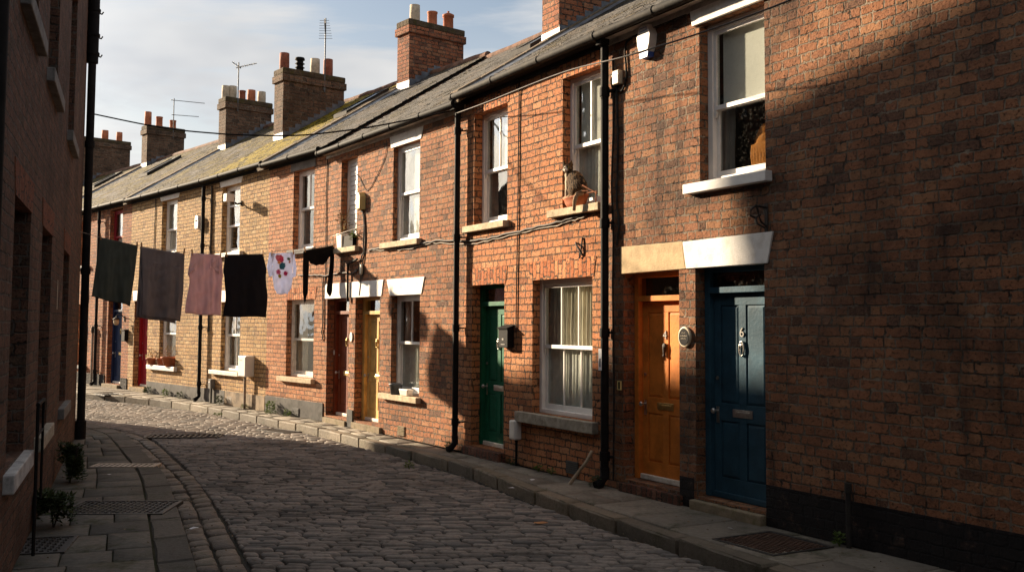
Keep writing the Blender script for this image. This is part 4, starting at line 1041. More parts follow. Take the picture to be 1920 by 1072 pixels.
t = boxthing('pipe_stub', 'short grey pipe standing against the blank dark wall', 'pipe', F1, 3.44, -.05, 0)
MB().tube([(0, 0, -.01), (0, 0, .5)], .022, 12).tube([(0, 0, .44), (0, 0, .52)], .03, 12).build('pipe', 'gutter', t)
t = boxthing('letterbox', 'black wall letterbox right of the green door', 'letterbox', F2, 1.30, 0, 1.63)
MB().prism([(-.125, -.13), (.125, -.13), (.125, .12), (-.125, .12)], -.1, 0).build('case', 'black', t, .01)
MB().hexa([(-.135, -.115, .115), (.135, -.115, .115), (.135, 0, .15), (-.135, 0, .15)], [(-.135, -.12, .13), (.135, -.12, .13), (.135, 0, .17), (-.135, 0, .17)]).build('lid', 'black', t)
MB().box(-.02, .02, -.104, -.0995, -.03, -.005).box(-.05, .05, -.103, -.0995, -.09, -.08).build('name_slot', 'chrome', t)
t = boxthing('pipe_box', 'white box on a black pipe below the stone sill beside the green door', 'meter box', F2, 1.56, 0, .46)
MB().box(-.075, .075, -.11, 0, -.13, .12).build('case', 'plastic', t, .02); MB().tube([(.02, -.05, -.47), (.02, -.05, -.12)], .016, 8).tube([(.02, -.05, -.16), (.02, -.05, -.12)], .022, 8).build('pipe', 'black', t)
t = boxthing('wall_tie', 'crossed iron wall tie on the orange bricks under the cat', 'wall tie', F2, 3.0, -.01, 2.70)
MB().tube([(.02, -.0, .13), (.01, -.012, .0), (-.03, -.012, -.11)], .011, 6).tube([(-.12, -.0, .08), (-.06, -.03, .04), (.0, -.015, -.03), (.02, -.0, -.08)], .012, 6).build('bar', 'iron', t)
t = boxthing('iron_ring', 'iron ring hanging near the gutter between the two upper windows', 'ring', F2, 1.53, -.02, 4.97)
b = MB(); ring_y(b, 0, 0, -.01, .045, .055, .009, 18); b.tube([(0, 0.02, .05), (0, -.012, .055)], .01, 6); b.build('ring', 'iron', t)
t = boxthing('wooden_stick', 'pale wooden stick leaning on the downpipe between green and orange doors', 'stick', F2, 3.2, -.3, 0)
MB().tube(spline([(0, 0, .01), (.09, .06, .16), (.19, .09, .27), (.24, .14, .40)], 4), [.02]*13, 8).build('stick', 'wood', t)
t = boxthing('alarm_box', 'yellowed alarm box beside the shuttered window', 'alarm box', F3, 1.62, 0, 3.93)
pts = [(-.1, -.15), (.1, -.15), (.11, .08), (.05, .16), (-.05, .16), (-.11, .08)]; n = 6
b = MB(); b.add([(x, 0, z) for x, z in pts] + [(x*.8, -.1, z*.92) for x, z in pts], [tuple(range(n, 2*n))] + [(i, (i+1) % n, (i+1) % n + n, i+n) for i in range(n)]); b.build('cover', 'yellowbox', t, .01)
MB().box(-.03, .03, -.03, 0, -.19, -.14).build('base', 'black', t)
t = boxthing('house_plaque', 'oval white number plate on the pier between brown and ochre doors', 'plaque', F3, 1.235, 0, 1.57)
b = MB().disc_y((0, 0), .06, -.02, 0, 24, .085); b.build('plate', 'plastic', t, .008)
MB().box(-.02, .02, -.0215, -.0195, -.01, -.002).box(-.012, .015, -.0215, -.0195, .015, .022).build('lettering', 'black', t)
t = boxthing('wall_light', 'oval white bulkhead fitting on the cables above the ochre door', 'wall light', F3, 1.66, 0, 2.74)
MB().disc_y((0, 0), .05, -.05, 0, 20, .09).build('cover', 'cream', t, .01); MB().disc_y((0, 0), .058, -.02, 0, 20, .1).build('base', 'gutter', t)
t = boxthing('doorbell', 'slim white bell push left of the brown door leaf', 'doorbell', F3, .15, .135, 1.27)
b = MB(); ring_y(b, 0, 0, -.006, .016, .04, .007, 16); b.build('rim', 'plastic', t)
t = boxthing('floodlight', 'small white box light on an arm beside the yellow house upper window', 'light', F5, 1.95, 0, 4.45)
MB().box(-.085, .085, -.38, -.2, -.02, .15).build('case', 'plastic', t, .01); MB().tube([(0, 0, -.02), (.02, -.1, -.06), (0, -.28, .0)], .022, 8).box(-.04, .04, -.03, 0, -.08, .02).build('arm', 'iron', t)
t = boxthing('meter_box', 'large white meter box on a pipe on the yellow brick wall', 'meter box', F5, 2.62, 0, .9)
MB().box(-.19, .19, -.2, 0, -.22, .22).build('case', 'plastic', t, .018); MB().box(-.175, .175, -.208, -.198, -.205, .205).build('lid', 'plastic', t, .008); MB().box(-.1, .03, -.211, -.207, .12, .128).build('handle', 'black', t)
MB().tube([(-.05, -.1, -.9), (-.05, -.1, -.21)], .028, 10).build('pipe', 'cable_pale', t)
t = boxthing('pipe_box', 'small grey box low on the yellow wall right of the tall downpipe', 'meter box', F5, .64, 0, .43)
MB().box(-.08, .08, -.11, 0, -.11, .11).build('case', 'sill_dark', t, .015); MB().tube([(.01, -.06, -.43), (.01, -.06, -.1)], .02, 8).build('pipe', 'black', t); MB().box(-.03, .03, -.114, -.109, .03, .06).build('label_plate', 'plastic', t)
t = boxthing('alarm_box', 'round-topped white alarm box on the yellow bricks left of the tall downpipe', 'alarm box', F6, 4.62, 0, 4.17)
MB().prism([(-.1, -.16), (.1, -.16), (.12, .0), (.1, .12), (.04, .17), (-.04, .17), (-.1, .12), (-.12, .0)], -.11, 0).build('cover', 'plastic', t, .02); MB().box(-.05, .05, -.113, -.109, .02, .06).build('badge', 'gutter', t)
t = boxthing('wall_lantern', 'old black wall lantern between the navy and red doors', 'lamp', F7, 2.78, 0, 1.9)
MB().tube(spline([(0, 0, .02), (0, -.1, .12), (0, -.2, .1), (0, -.22, .04)], 4), .012, 8).box(-.03, .03, -.02, 0, -.06, .08).build('bracket', 'iron', t)
MB().lathe([(.0, .06), (.09, .0), (.1, -.02), (.085, -.02)], (0, -.22, 0), 12).build('shade', 'iron', t); MB().lathe([(.07, -.02), (.075, -.1), (.05, -.16), (0, -.17)], (0, -.22, 0), 12).build('globe', 'sill', t)
t = boxthing('letterbox', 'black wall letterbox between the navy and red doors', 'letterbox', F7, 2.98, 0, 1.45)
MB().box(-.12, .12, -.1, 0, -.15, .14).build('case', 'black', t, .01); MB().box(-.13, .13, -.115, 0, .141, .165).build('lid', 'black', t)
t = boxthing('vent_pipe', 'grey pipe with a hooded top beside the far left downpipe', 'pipe', F7, .48, -.07, 0)
MB().tube([(0, 0, -.01), (0, 0, 1.5)], .035, 10).build('pipe', 'cable_pale', t); MB().ell((0, 0, 1.58), (.05, .05, .12)).build('hood', 'gutter', t)
# stickers
for F, x, y, z, w, hh, lab in ((F1, .045, -.122, 1.42, .03, .12, 'white torn sticker on the downpipe left of the orange door'),):
    t = boxthing('sticker', lab, 'sticker', F, x-.02, y, z); MB().box(-w, w, 0, .003, -hh, hh).build('sheet', 'paper', t); MB().box(-.012, .012, -.001, .0, -hh*.7, hh*.1).build('print', 'gutter', t)
for x, y, z, lab in ((-.09, -.149, 2.2, 'upper pale sticker on the left corner downpipe'), (-.09, -.149, 1.65, 'lower pale sticker on the left corner downpipe')):
    t = boxthing('sticker', lab, 'sticker', FL, x, y, z); MB().box(-.05, .03, 0, .003, -.1, .1).build('sheet', 'paper', t); MB().box(-.03, .02, -.002, .0, -.05, .02).build('print', 'd_red', t)
t = boxthing('sticker', 'small pale notice on the dark left wall between its windows', 'sticker', FL, -5.1, -.004, 2.1); MB().box(-.05, .05, 0, .003, -.16, .16).build('sheet', 'sill_grey', t)

# handrail by the left wall
t = boxthing('handrail', 'thin black iron handrail by the left building', 'handrail', FL, -8.45, -.1, 0)
MB().tube([(0, -.0, 0), (0, 0, 1.16)], .013, 8).tube([(0.55, -.0, .35), (.55, 0, 1.16)], .011, 8).build('post', 'black', t)
MB().tube([(-.02, 0, 1.16), (.57, 0, 1.16)], .016, 8).tube([(0, 0, .92), (.55, 0, .92)], .011, 8).build('rail', 'black', t)

# pots on the sills
def flower_pot(F, x, y, z, r, hgt, label, mat='pot_red', group=None, plant='leaf_dry', ph=.2, n=50):
    t = thing('flower_pot', label, 'flower pot', F.at(x, y, z), group)
    MB().lathe([(0, .0), (r*.7, 0), (r*.95, hgt*.8), (r*1.08, hgt*.8), (r*1.1, hgt), (r*.95, hgt), (r*.9, hgt*.85), (0, hgt*.85)], n=16).build('pot', mat, t)
    m = MB(); leaves(m, (0, 0, hgt*.85), (r*1.3, r*1.2, ph), n, .05, 1.2)
    for i in range(6): a = R(0, 6.3); m.tube([(0, 0, hgt*.8), (cos(a)*r*.6, sin(a)*r*.6, hgt+ph*R(.6, 1.2))], .003, 4)
    m.build('plant', plant, t)
PG = 'flower pots on the white sill'
flower_pot(F6, 1.85, -.02, .735, .15, .17, 'leftmost terracotta pot on the white sill by the red door', group=PG, ph=.24)
flower_pot(F6, 2.42, -.01, .735, .12, .18, 'small middle pot on the white sill by the red door', group=PG, ph=.1, n=25)
flower_pot(F6, 2.95, -.0, .735, .2, .23, 'largest terracotta pot at the right end of the white sill', group=PG, ph=.32, n=80)
t = thing('bucket', 'small grey bucket on the stone sill of the net-curtained window', 'bucket', F3.at(3.02, -.01, .68))
MB().lathe([(0, .004), (.085, .0), (.105, .15), (.118, .155), (.118, .17), (.1, .168), (.09, .03), (0, .03)], n=20).build('pail', 'lead', t); b = MB(); b.tube([(cos(a/9*pi)*.118, 0, .165 - .03*sin(a/9*pi)) for a in range(10)], .004, 5); b.build('handle', 'gutter', t)
t = thing('tray', 'white plastic tub beside the grey bucket', 'tub', F3.at(3.36, -.0, .68)); MB().hexa([(-.12, -.05, .0), (.12, -.05, 0), (.12, .05, 0), (-.12, .05, 0)], [(-.15, -.06, .1), (.15, -.06, .1), (.15, .06, .1), (-.15, .06, .1)]).build('tub', 'plastic', t, .01)
t = thing('planter', 'white planter with dry stalks on the shuttered window sill', 'planter', F3.at(.77, -.01, 3.17))
MB().hexa([(-.1, -.06, 0), (.1, -.06, 0), (.1, .06, 0), (-.1, .06, 0)], [(-.12, -.07, .26), (.12, -.07, .26), (.12, .07, .26), (-.12, .07, .26)]).build('tub', 'plastic', t, .006)
m = MB(); leaves(m, (0, 0, .24), (.2, .1, .4), 50, .07)
for i in range(9): a = R(0, 6.3); m.tube([(0, 0, .2), (cos(a)*.1, sin(a)*.05, .45), (cos(a)*.2+.05, sin(a)*.08, .45+R(.05, .3))], .004, 4)
m.build('plant', 'leaf_dry', t)
t = thing('planter', 'dark trough with small yellow-green plant on the shuttered window sill', 'planter', F3.at(1.12, .01, 3.17))
MB().box(-.2, .2, -.06, .06, 0, .2).build('trough', 'black', t, .006); m = MB(); leaves(m, (.22, -.03, .1), (.1, .08, .18), 60, .06); m.build('plant', 'leaf', t)
tube_world('guard_wire', 'cable_pale', [F3.w(*p) for p in ((.5, -.08, 3.2), (.5, -.08, 3.4), (1.0, -.09, 3.43), (1.52, -.08, 3.46), (1.75, -.02, 3.5))], .008, 'thin guard wire across the shuttered window sill', 'wire')

# ginger bundle behind the glass
t = thing('cloth_bundle', 'ginger hooded cloth bundle with a red flower behind the nearest upper window', 'cloth bundle', F1.at(2.22, .31, 3.28))
m = MB()
m.ell((0, 0, .13), (.2, .09, .14)).ell((-.05, 0, .25), (.13, .08, .15)).ell((.04, .02, .3), (.12, .07, .13)).ell((-.12, .01, .33), (.06, .05, .16), rot=Matrix.Rotation(.4, 3, 'Y')).ell((-.05, .01, .42), (.07, .05, .07))
for i in range(7): a = -1.2 + i*.35; m.tube([(a*.1, -.08, .05), (a*.12+.02, -.095, .16), (a*.09-.03, -.07, .28)], .022, 8)
o = m.build('cloth', 'ginger', t); q = o.modifiers.new('one_surface', 'REMESH'); q.mode = 'VOXEL'; q.voxel_size = .011; q.use_smooth_shade = True; q = o.modifiers.new('soft', 'SMOOTH'); q.iterations = 3
m = MB()
for i in range(6): a = i*1.05; m.ell((.13 + cos(a)*.025, -.10, .27 + sin(a)*.025), (.022, .012, .022), 8, 6)
m.ell((.13, -.112, .27), (.012, .01, .012), 8, 6); m.build('flower', 'pinkflower', t)

# ------------------------------------------------------------------ cat
M['cat'] = None
def catmat():
    t = NT('tabby_fur'); o = t.obj(); sp = t.n('ShaderNodeSeparateXYZ', {0: o}); x, y, z = sp.outputs
    wv = t.n('ShaderNodeTexWave', {'Vector': t.n('ShaderNodeMapping', {0: o, 'Rotation': (.3, .5, .2)}).outputs[0], 'Scale': 13., 'Distortion': 7., 'Detail': 3., 'Detail Scale': 2.2}).outputs[1]
    c = t.mix(t.ss(wv, .3, .65), (.022, .016, .012), (.125, .08, .045))
    c = t.mix(t.math('MULTIPLY', t.ss(t.noise(o, 9., 3.), .5, .65), .5), c, (.2, .105, .045))
    # white bib, muzzle and paws
    nz = t.math('MULTIPLY', t.math('SUBTRACT', t.noise(o, 30., 3.), .5), .04)
    bx = t.math('ADD', x, nz)
    bib = t.math('MULTIPLY', t.ss(t.math('ADD', bx, t.math('MULTIPLY', y, .6)), -.09, -.125), t.ss(z, .30, .27))
    c = t.mix(t.math('MULTIPLY', bib, .9), c, (.6, .5, .38))
    def near(px, py, pz, r0, r1):
        d = t.n('ShaderNodeVectorMath', {0: o, 1: (px, py, pz)}, operation='DISTANCE').outputs['Value']; return t.ss(t.math('ADD', d, nz), r1, r0)
    c = t.mix(near(-.07, -.085, .325, .026, .045), c, (.72, .64, .54))
    c = t.mix(t.ss(z, .035, .015), c, (.35, .24, .15))
    b = t.noise(o, 160., 3., .7)
    return t.pbr(c, .9, .12, t.bump(b, .004))
M['cat'] = catmat()
M['eye'] = plain('cat_eye', (.25, .22, .04), .15, .6, .1, 30., 0); M['nose'] = plain('cat_nose', (.3, .1, .08), .5, .3, .1, 30., 0)
CX, CZ = 2.86, 3.21
t = thing('bowl_planter', 'long terracotta bowl on the sill under the cat', 'planter', F2.at(CX, -.0, CZ))
MB().lathe([(0, .0), (.15, 0), (.2, .05), (.225, .10), (.245, .105), (.245, .13), (.215, .13), (.2, .10), (0, .09)], n=28, sy=.38).build('bowl', 'pot_red', t)
MB().lathe([(0, .115), (.15, .11), (.21, .095)], n=20, sy=.38).build('soil', 'soil', t)
cat = MB()
Ry = lambda a: Matrix.Rotation(a, 3, 'Y')
cat.ell((.075, .0, .115), (.135, .092, .118)).ell((.0, .0, .2), (.105, .08, .115), rot=Ry(.4)).ell((.035, 0, .165), (.13, .086, .125), rot=Ry(.5)).ell((-.06, -.005, .175), (.074, .07, .125), rot=Ry(-.1)).ell((-.078, -.012, .27), (.06, .058, .065))
HC = Vector((-.085, -.03, .345)); HR = Matrix.Rotation(radians(30), 3, 'Z') @ Matrix.Rotation(radians(8), 3, 'X')
def hp(x, y, z): return HC + HR @ Vector((x, y, z))
cat.ell(hp(0, 0, 0), (.06, .056, .052), rot=HR).ell(hp(0, -.05, -.02), (.03, .024, .021), rot=HR).ell(hp(.036, -.02, -.018), (.03, .032, .028), rot=HR).ell(hp(-.036, -.02, -.018), (.03, .032, .028), rot=HR)
for ex in (-.038, .038): cat.tube([hp(ex, .0, .03), hp(ex*1.12, -.002, .062), hp(ex*1.25, -.004, .095)], [.03, .02, .004], 10)
for dy in (-.032, .03):
    cat.tube([(-.075, dy, .19), (-.098, dy-.004, .09), (-.1, dy-.008, .018)], [.034, .024, .02], 10).ell((-.112, dy-.012, .014), (.03, .02, .015))
cat.ell((.05, -.06, .07), (.085, .04, .07), rot=Ry(.3)).ell((.0, -.068, .016), (.05, .022, .017)).ell((.0, .06, .016), (.05, .022, .017))
tail = spline([(.17, -.0, .05), (.215, -.05, .03), (.215, -.105, .012), (.205, -.13, -.05), (.2, -.135, -.11), (.185, -.13, -.17)], 5)
cat.tube(tail, [.034 - .0006*i for i in range(len(tail))], 10)
c = tag(cat.build('cat', 'cat'), 'tabby cat with white chest sitting in the bowl on the window sill', 'cat'); c.matrix_world = F2.at(CX-.02, -.005, CZ+.108) @ Matrix.Scale(1.06, 4)
q = c.modifiers.new('one_surface', 'REMESH'); q.mode = 'VOXEL'; q.voxel_size = .0055; q.use_smooth_shade = True
q = c.modifiers.new('soft', 'SMOOTH'); q.iterations = 4; q.factor = .5
for ex in (-.026, .026):
    MB().ell(hp(ex, -.048, .008), (.0105, .008, .0105), 10, 8).build('eye', 'eye', c); MB().ell(hp(ex, -.0555, .008), (.0035, .003, .009), 8, 6).build('pupil', 'black', c)
MB().ell(hp(0, -.073, -.012), (.008, .006, .006), 8, 6).build('nose', 'nose', c)
t = thing('dry_twigs', 'reddish broken twigs on the sill right of the cat', 'twigs', F2.at(3.2, -.05, 3.32))
MB().tube([(.14, .02, .0), (-.1, -.02, .12)], .008, 6).tube([(.14, .02, .02), (-.08, .0, .02)], .008, 6).tube([(-.1, -.02, .05), (.0, 0, .04)], .007, 6).tube([(.12, .02, -.11), (.12, .02, .02)], .008, 6).build('twig', 'twig', t)

# ------------------------------------------------------------------ washing line
LA = Vector((-6.643, 15.246, 0))
FW = Frame(LA.x, LA.y, 1, .75828, .65193)
def lz(s):
    K = [(0, 3.19), (.3, 3.12), (.92, 3.015), (1.7, 2.95), (2.3, 2.945), (3.1, 3.0), (3.66, 3.06), (3.84, 3.10), (4.53, 3.25)]
    for (a, za), (b, zb) in zip(K, K[1:]):
        if s <= b: return za + (zb-za)*(s-a)/(b-a)
    return 3.25
tube_world('washing_line', 'cable_pale', [FW.w(s, 0, lz(s)) for s in [i*4.53/40 for i in range(41)]], .004, 'thin washing line from the left building to the terrace', 'washing line')
from mathutils import noise as MN
NO = lambda v: MN.noise(Vector(v))
def garment(name, label, cat, cols, mat, x0, ztop, amp=.02, per=.2, ph=0., twist=0., nx=30, nz=34, extra=None):
    """cols: list of spans; each is a list of (t, xl, xr, z offset pair) rows in metres, hung from the line"""
    m = MB()
    for rows in cols:
        vs = []
        for j in range(nz+1):
            t = j/nz
            for (ta, la, ra, zla, zra), (tb, lb, rb, zlb, zrb) in zip(rows, rows[1:]):
                if t <= tb + 1e-9:
                    f = (t-ta)/(tb-ta); f = f*f*(3-2*f) if len(rows) > 3 else f
                    l, r, zl, zr = lerp(la, lb, f), lerp(ra, rb, f), lerp(zla, zlb, (t-ta)/(tb-ta)), lerp(zra, zrb, (t-ta)/(tb-ta)); break
            for i in range(nx+1):
                u = i/nx; x = lerp(l, r, u); z = lerp(zl, zr, u) + .006*sin(u*9+ph)*t
                g = t**.7
                y = amp*3.6*g*NO((x/per*1.25 + .3*t, t*.7, ph*9)) + amp*1.7*g*NO((x/per*3.1, t*1.6, ph*5)) + amp*.5*NO((x/per*6., t*5, ph*3)) + twist*(u-.5)*t
                y += .006*sin(t*23 + 8*u + ph)*sin(u*pi)
                vs.append((x, y - .003, z))
        k = nx+1
        m.add(vs, [(j*k+i, j*k+i+1, (j+1)*k+i+1, (j+1)*k+i) for j in range(nz) for i in range(nx)], True)
    o = m.build(name, mat); o.matrix_world = FW.at(x0, 0, ztop)
    so = o.modifiers.new('thickness', 'SOLIDIFY'); so.thickness = .006; so.offset = 0
    return tag(o, label, cat)
M['c_green'] = cloth('dark_green_towel', (.075, .092, .082)); M['c_grey'] = cloth('grey_cloth', (.20, .182, .19)); M['c_pink'] = cloth('dusty_pink_cloth', (.82, .55, .58)); M['c_black'] = cloth('black_cloth', (.016, .016, .021)); M['c_baby'] = cloth('flowered_cloth', (.72, .76, .92), pattern='flowers', var=.06); M['c_top'] = cloth('black_knit', (.01, .009, .009))
garment('towel', 'dark green towel, leftmost on the washing line', 'towel', [[(0, .30, .89, 3.125-3.125, -.10), (.5, .25, .86, -.5, -.575), (1, .20, .81, -.93, -1.06)]], 'c_green', 0, 3.125, .018, .21, 1., .06)
garment('skirt', 'long grey wrap skirt on the washing line between towel and pink dress', 'skirt', [[(0, .93, 1.66, 0, -.075), (.5, .96, 1.665, -.55, -.6), (1, .95, 1.64, -1.1, -1.18)], [(0, .93, .99, -.0, -.0), (.35, .915, 1.0, -.4, -.4), (1, .868, .97, -1.12, -1.13)], [(0, .95, 1.6, -.2, -.3), (1, .91, 1.55, -1.13, -1.21)]], 'c_grey', 0, 3.01, .02, .24, 2.2, .08)
g = garment('dress', 'dusty pink dress with folded bodice on the washing line', 'dress', [[(0, 1.78, 2.29, 0, 0), (.33, 1.735, 2.325, -.36, -.36), (.42, 1.755, 2.315, -.43, -.43), (1, 1.69, 2.31, -.99, -1.02)], [(0, 1.77, 1.93, .0, .0), (1, 1.722, 1.86, -.37, -.27)], [(0, 2.13, 2.29, .0, .0), (1, 2.19, 2.335, -.27, -.37)], [(0, 1.89, 1.97, .0, .0), (1, 1.9, 1.985, -.22, -.25)], [(0, 2.12, 2.19, .0, .0), (1, 2.09, 2.2, -.24, -.21)]], 'c_pink', 0, 2.945, .017, .15, .4)
garment('bed_sheet', 'black cloth, widest dark piece on the washing line', 'cloth', [[(0, 2.36, 3.07, 0, .045), (.28, 2.335, 3.13, -.3, -.26), (.34, 2.355, 3.12, -.36, -.32), (.7, 2.38, 3.17, -.74, -.72), (1, 2.345, 3.15, -1.045, -1.045)]], 'c_black', 0, 2.955, .014, .3, 1.7)
garment('baby_bodysuit', 'pale baby bodysuit with printed flowers on the washing line', 'bodysuit', [[(0, .02, .45, -.01, .03), (.3, .05, .44, -.2, -.2), (.62, .05, .445, -.44, -.44), (.84, .08, .42, -.59, -.59), (1, .14, .36, -.72, -.71)], [(0, -.01, .09, .0, .0), (.55, -.05, .04, -.25, -.23), (1, -.01, .07, -.42, -.4)], [(0, .4, .47, .01, .03), (.5, .45, .52, -.26, -.24), (1, .44, .5, -.42, -.4)]], 'c_baby', 3.19, 3.03, .012, .13, .9, nx=18)
garment('knit_top', 'black long-sleeved top hanging by its hem, rightmost on the washing line', 'top', [[(0, .02, .62, .0, .13), (.55, .1, .58, -.13, -.02), (.8, .14, .5, -.22, -.13), (1, .24, .42, -.25, -.23)], [(0, .0, .11, -.01, .0), (.3, -.005, .12, -.27, -.25), (.8, .0, .1, -.72, -.7), (1, .04, .07, -.92, -.9)], [(0, .52, .63, .11, .14), (.3, .545, .63, -.14, -.12), (.85, .49, .61, -.72, -.68), (1, .545, .58, -.80, -.79)]], 'c_top', 3.84, 3.10, .012, .12, 2.8, nx=14)
for i, s in enumerate([.31, .88, .95, 1.65, 1.79, 2.28, 2.39, 3.05, 3.22, 3.64, 3.87, 4.45]):
    own = ['left end of the green towel', 'right end of the green towel', 'left end of the grey skirt', 'right end of the grey skirt', 'left shoulder of the pink dress', 'right shoulder of the pink dress', 'left end of the black cloth', 'right end of the black cloth', 'left of the baby bodysuit', 'right of the baby bodysuit', 'left end of the black top', 'right end of the black top'][i]
    a = R(-.15, .15); z = lz(s)
    m = MB()
    for sd in (-1, 1): m.hexa([(-.008, sd*.006-.006, -.035), (.008, sd*.006-.006, -.035), (.008, sd*.006+.004, -.035), (-.008, sd*.006+.004, -.035)], [(-.007, sd*.012-.005, .065), (.007, sd*.012-.005, .065), (.007, sd*.012+.005, .065), (-.007, sd*.012+.005, .065)])
    m.box(-.01, .01, -.014, .014, .005, .013)
    o = tag(m.build('clothes_peg', 'peg'), 'wooden clothes peg at the ' + own, 'clothes peg', 'pegs on the washing line'); o.matrix_world = FW.at(s, 0, z) @ Matrix.Rotation(a, 4, 'Y')

# ------------------------------------------------------------------ cables
tube_world('overhead_cable', 'black', spline([(-6.743, 15.645, 5.118), (-5.508, 15.384, 4.842), (-4.616, 15.196, 4.718), (-3.919, 15.049, 4.661), (-3.237, 14.905, 4.638), (-2.568, 14.764, 4.679), (-1.912, 14.625, 4.752), (-.79, 14.39, 4.938)], 8), .012, 'thick black cable from the left building across to the downpipe by the green door', 'cable')
tube_world('overhead_cable', 'cable', spline([F3.w(5.08, -.12, 4.86), F2.w(1.2, -.35, 4.74), F2.w(3.5, -.6, 4.62), F1.w(1.6, -.75, 4.45), F1.w(3.4, -.55, 4.5), F1.w(6.5, -.3, 4.75), F1.w(9.5, -.02, 5.0)], 10), .008, 'thin cable slung across the upper windows of the two nearest houses', 'cable')
def wallcable(pts, r, label, mat='cable', jit=.012):
    P = spline([F.w(x, -r-.004, z) for F, x, z in pts], 7)
    P = [p + Vector((0, 0, R(-jit, jit))) for p in P]
    tube_world('wall_cable', mat, P, r, label, 'cable', 'cables clipped to the walls')
wallcable([(F3, 1.95, 3.07), (F3, 2.6, 3.06), (F3, 3.3, 3.02), (F3, 4.2, 3.06), (F3, 5.1, 3.0), (F2, .6, 2.98), (F2, 1.6, 3.02), (F2, 2.6, 3.06), (F2, 3.1, 3.12), (F2, 3.44, 3.16)], .016, 'thick cable running level below the upper sills beside the green door house', 'cable')
wallcable([(F3, 1.9, 3.04), (F3, 2.6, 3.03), (F3, 3.3, 2.99), (F3, 4.2, 3.03), (F3, 5.1, 2.96), (F2, .6, 2.95), (F2, 1.6, 2.99), (F2, 2.6, 3.03), (F2, 3.1, 3.08)], .009, 'thinner cable twisted along the thick level cable', 'cable_pale')
wallcable([(F3, 1.66, 3.75), (F3, 1.72, 3.5), (F3, 1.7, 3.2), (F3, 1.72, 3.05), (F3, 1.62, 2.95), (F3, 1.55, 2.8), (F3, 1.3, 2.7), (F3, .7, 2.72), (F3, .1, 2.7), (F4, 2.2, 2.72), (F4, 1.4, 2.74)], .014, 'bundle of cables dropping from the yellowed alarm box and turning left')
wallcable([(F3, 1.7, 3.7), (F3, 1.76, 3.4), (F3, 1.75, 3.1), (F3, 1.7, 2.9), (F3, 1.62, 2.72), (F3, 1.6, 2.5), (F3, 1.55, 2.3)], .01, 'second cable drooping over the lintel above the ochre door')
wallcable([(F3, 1.25, 4.5), (F3, 1.5, 4.35), (F3, 1.8, 4.1), (F3, 2.1, 4.25), (F3, 2.5, 4.6), (F3, 2.55, 4.85)], .006, 'thin looped wire on the bricks between shuttered and white-panelled windows', 'cable')
wallcable([(F3, .02, 5.0), (F3, .0, 4.2), (F3, .01, 3.4), (F3, .02, 2.6), (F3, .0, 2.55)], .009, 'straight vertical cable between the orange and mottled brick houses', 'iron', .004)
wallcable([(F4, 2.45, 2.7), (F4, 2.42, 2.5), (F4, 2.44, 2.1), (F4, 2.44, 1.75), (F4, 2.4, 1.65), (F4, 2.46, 1.55), (F4, 2.41, 1.5)], .012, 'frayed cable end hanging left of the brown door', 'iron', .006)
wallcable([(F2, 1.54, 4.95), (F2, 1.53, 4.2), (F2, 1.52, 3.2), (F2, 1.5, 2.4), (F2, 1.49, 1.7)], .009, 'vertical cable down the orange bricks from the iron ring', 'iron', .004)
wallcable([(F1, .12, 4.85), (F1, .14, 4.2), (F1, .1, 3.4), (F1, .13, 2.8), (F1, .12, 2.2), (F1, .14, 1.2), (F1, .13, .1)], .011, 'dark cable right behind the downpipe left of the orange door', 'iron')
wallcable([(F1, .2, 4.5), (F1, .22, 3.8), (F1, .2, 3.2), (F1, .24, 2.95), (F1, .2, 2.7)], .012, 'grey cable dropping from the cream junction box', 'gutter')
wallcable([(F1, .22, 4.5), (F1, .14, 4.45), (F1, .1, 4.6), (F1, .26, 4.42), (F1, .38, 4.55), (F1, .36, 4.9), (F1, .5, 4.98), (F1, .9, 5.0), (F1, 1.4, 5.0)], .012, 'black cable looping around the cream junction box to the gutter', 'black', .004)
wallcable([(F5, .3, 4.98), (F5, .32, 4.0), (F5, .28, 2.8), (F5, .3, 1.6)], .02, 'vertical cable on the yellow bricks right of the tall downpipe', 'cable', .006)
wallcable([(F6, 1.75, 5.05), (F6, 1.72, 4.2), (F6, 1.7, 3.3)], .01, 'vertical cable on the yellow bricks left of the white upper window', 'iron', .004)

# ------------------------------------------------------------------ aerials
def aerial(F, x, y, z0, z1, label, booms, log=False):
    t = thing('tv_aerial', label, 'TV aerial', F.at(x, y, z0))
    H = z1-z0
    MB().tube([(0, 0, 0), (0, 0, H)], .017, 8).box(-.05, .0, -.03, .03, .05, .12).build('mast', 'alu', t)
    for (zb, yl, dx, dy, dz, n, el) in booms:
        m = MB(); d = Vector((dx, dy, dz)).normalized(); s = Vector((d.y, -d.x, 0)).normalized() if not log else Vector((.62, .78, .0))
        a = Vector((0, 0, zb)) - d*.08
        m.tube([a, a + d*yl], .012, 6)
        for i in range(n):
            p = a + d*(yl*(i+.3)/n); e = el*(1 - .35*i/n); m.tube([p - s*e, p + s*e], .0055, 5)
        m.build('boom', 'alu', t)
aerial(F5, .53, 2.71, 7.55, 9.42, 'tall comb-shaped aerial on the moss-topped stack', [(1.42, .5, .08, -.1, .6, 8, .17), ], True)
aerial(F6, .53, 2.74, 7.9, 9.32, 'aerial with angled boom on the five-pot stack', [(1.28, .62, .25, .9, .32, 9, .2), (1.3, .3, -.2, -.6, .4, 4, .2)])
aerial(F7, -4.37, 4.12, 8.4, 9.85, 'aerial with two long thin booms on the far stack', [(1.38, 1.15, .25, .95, .0, 14, .05), (.85, .95, .25, .95, .02, 12, .05), (1.38, .2, -.25, -.95, 0, 3, .05)])

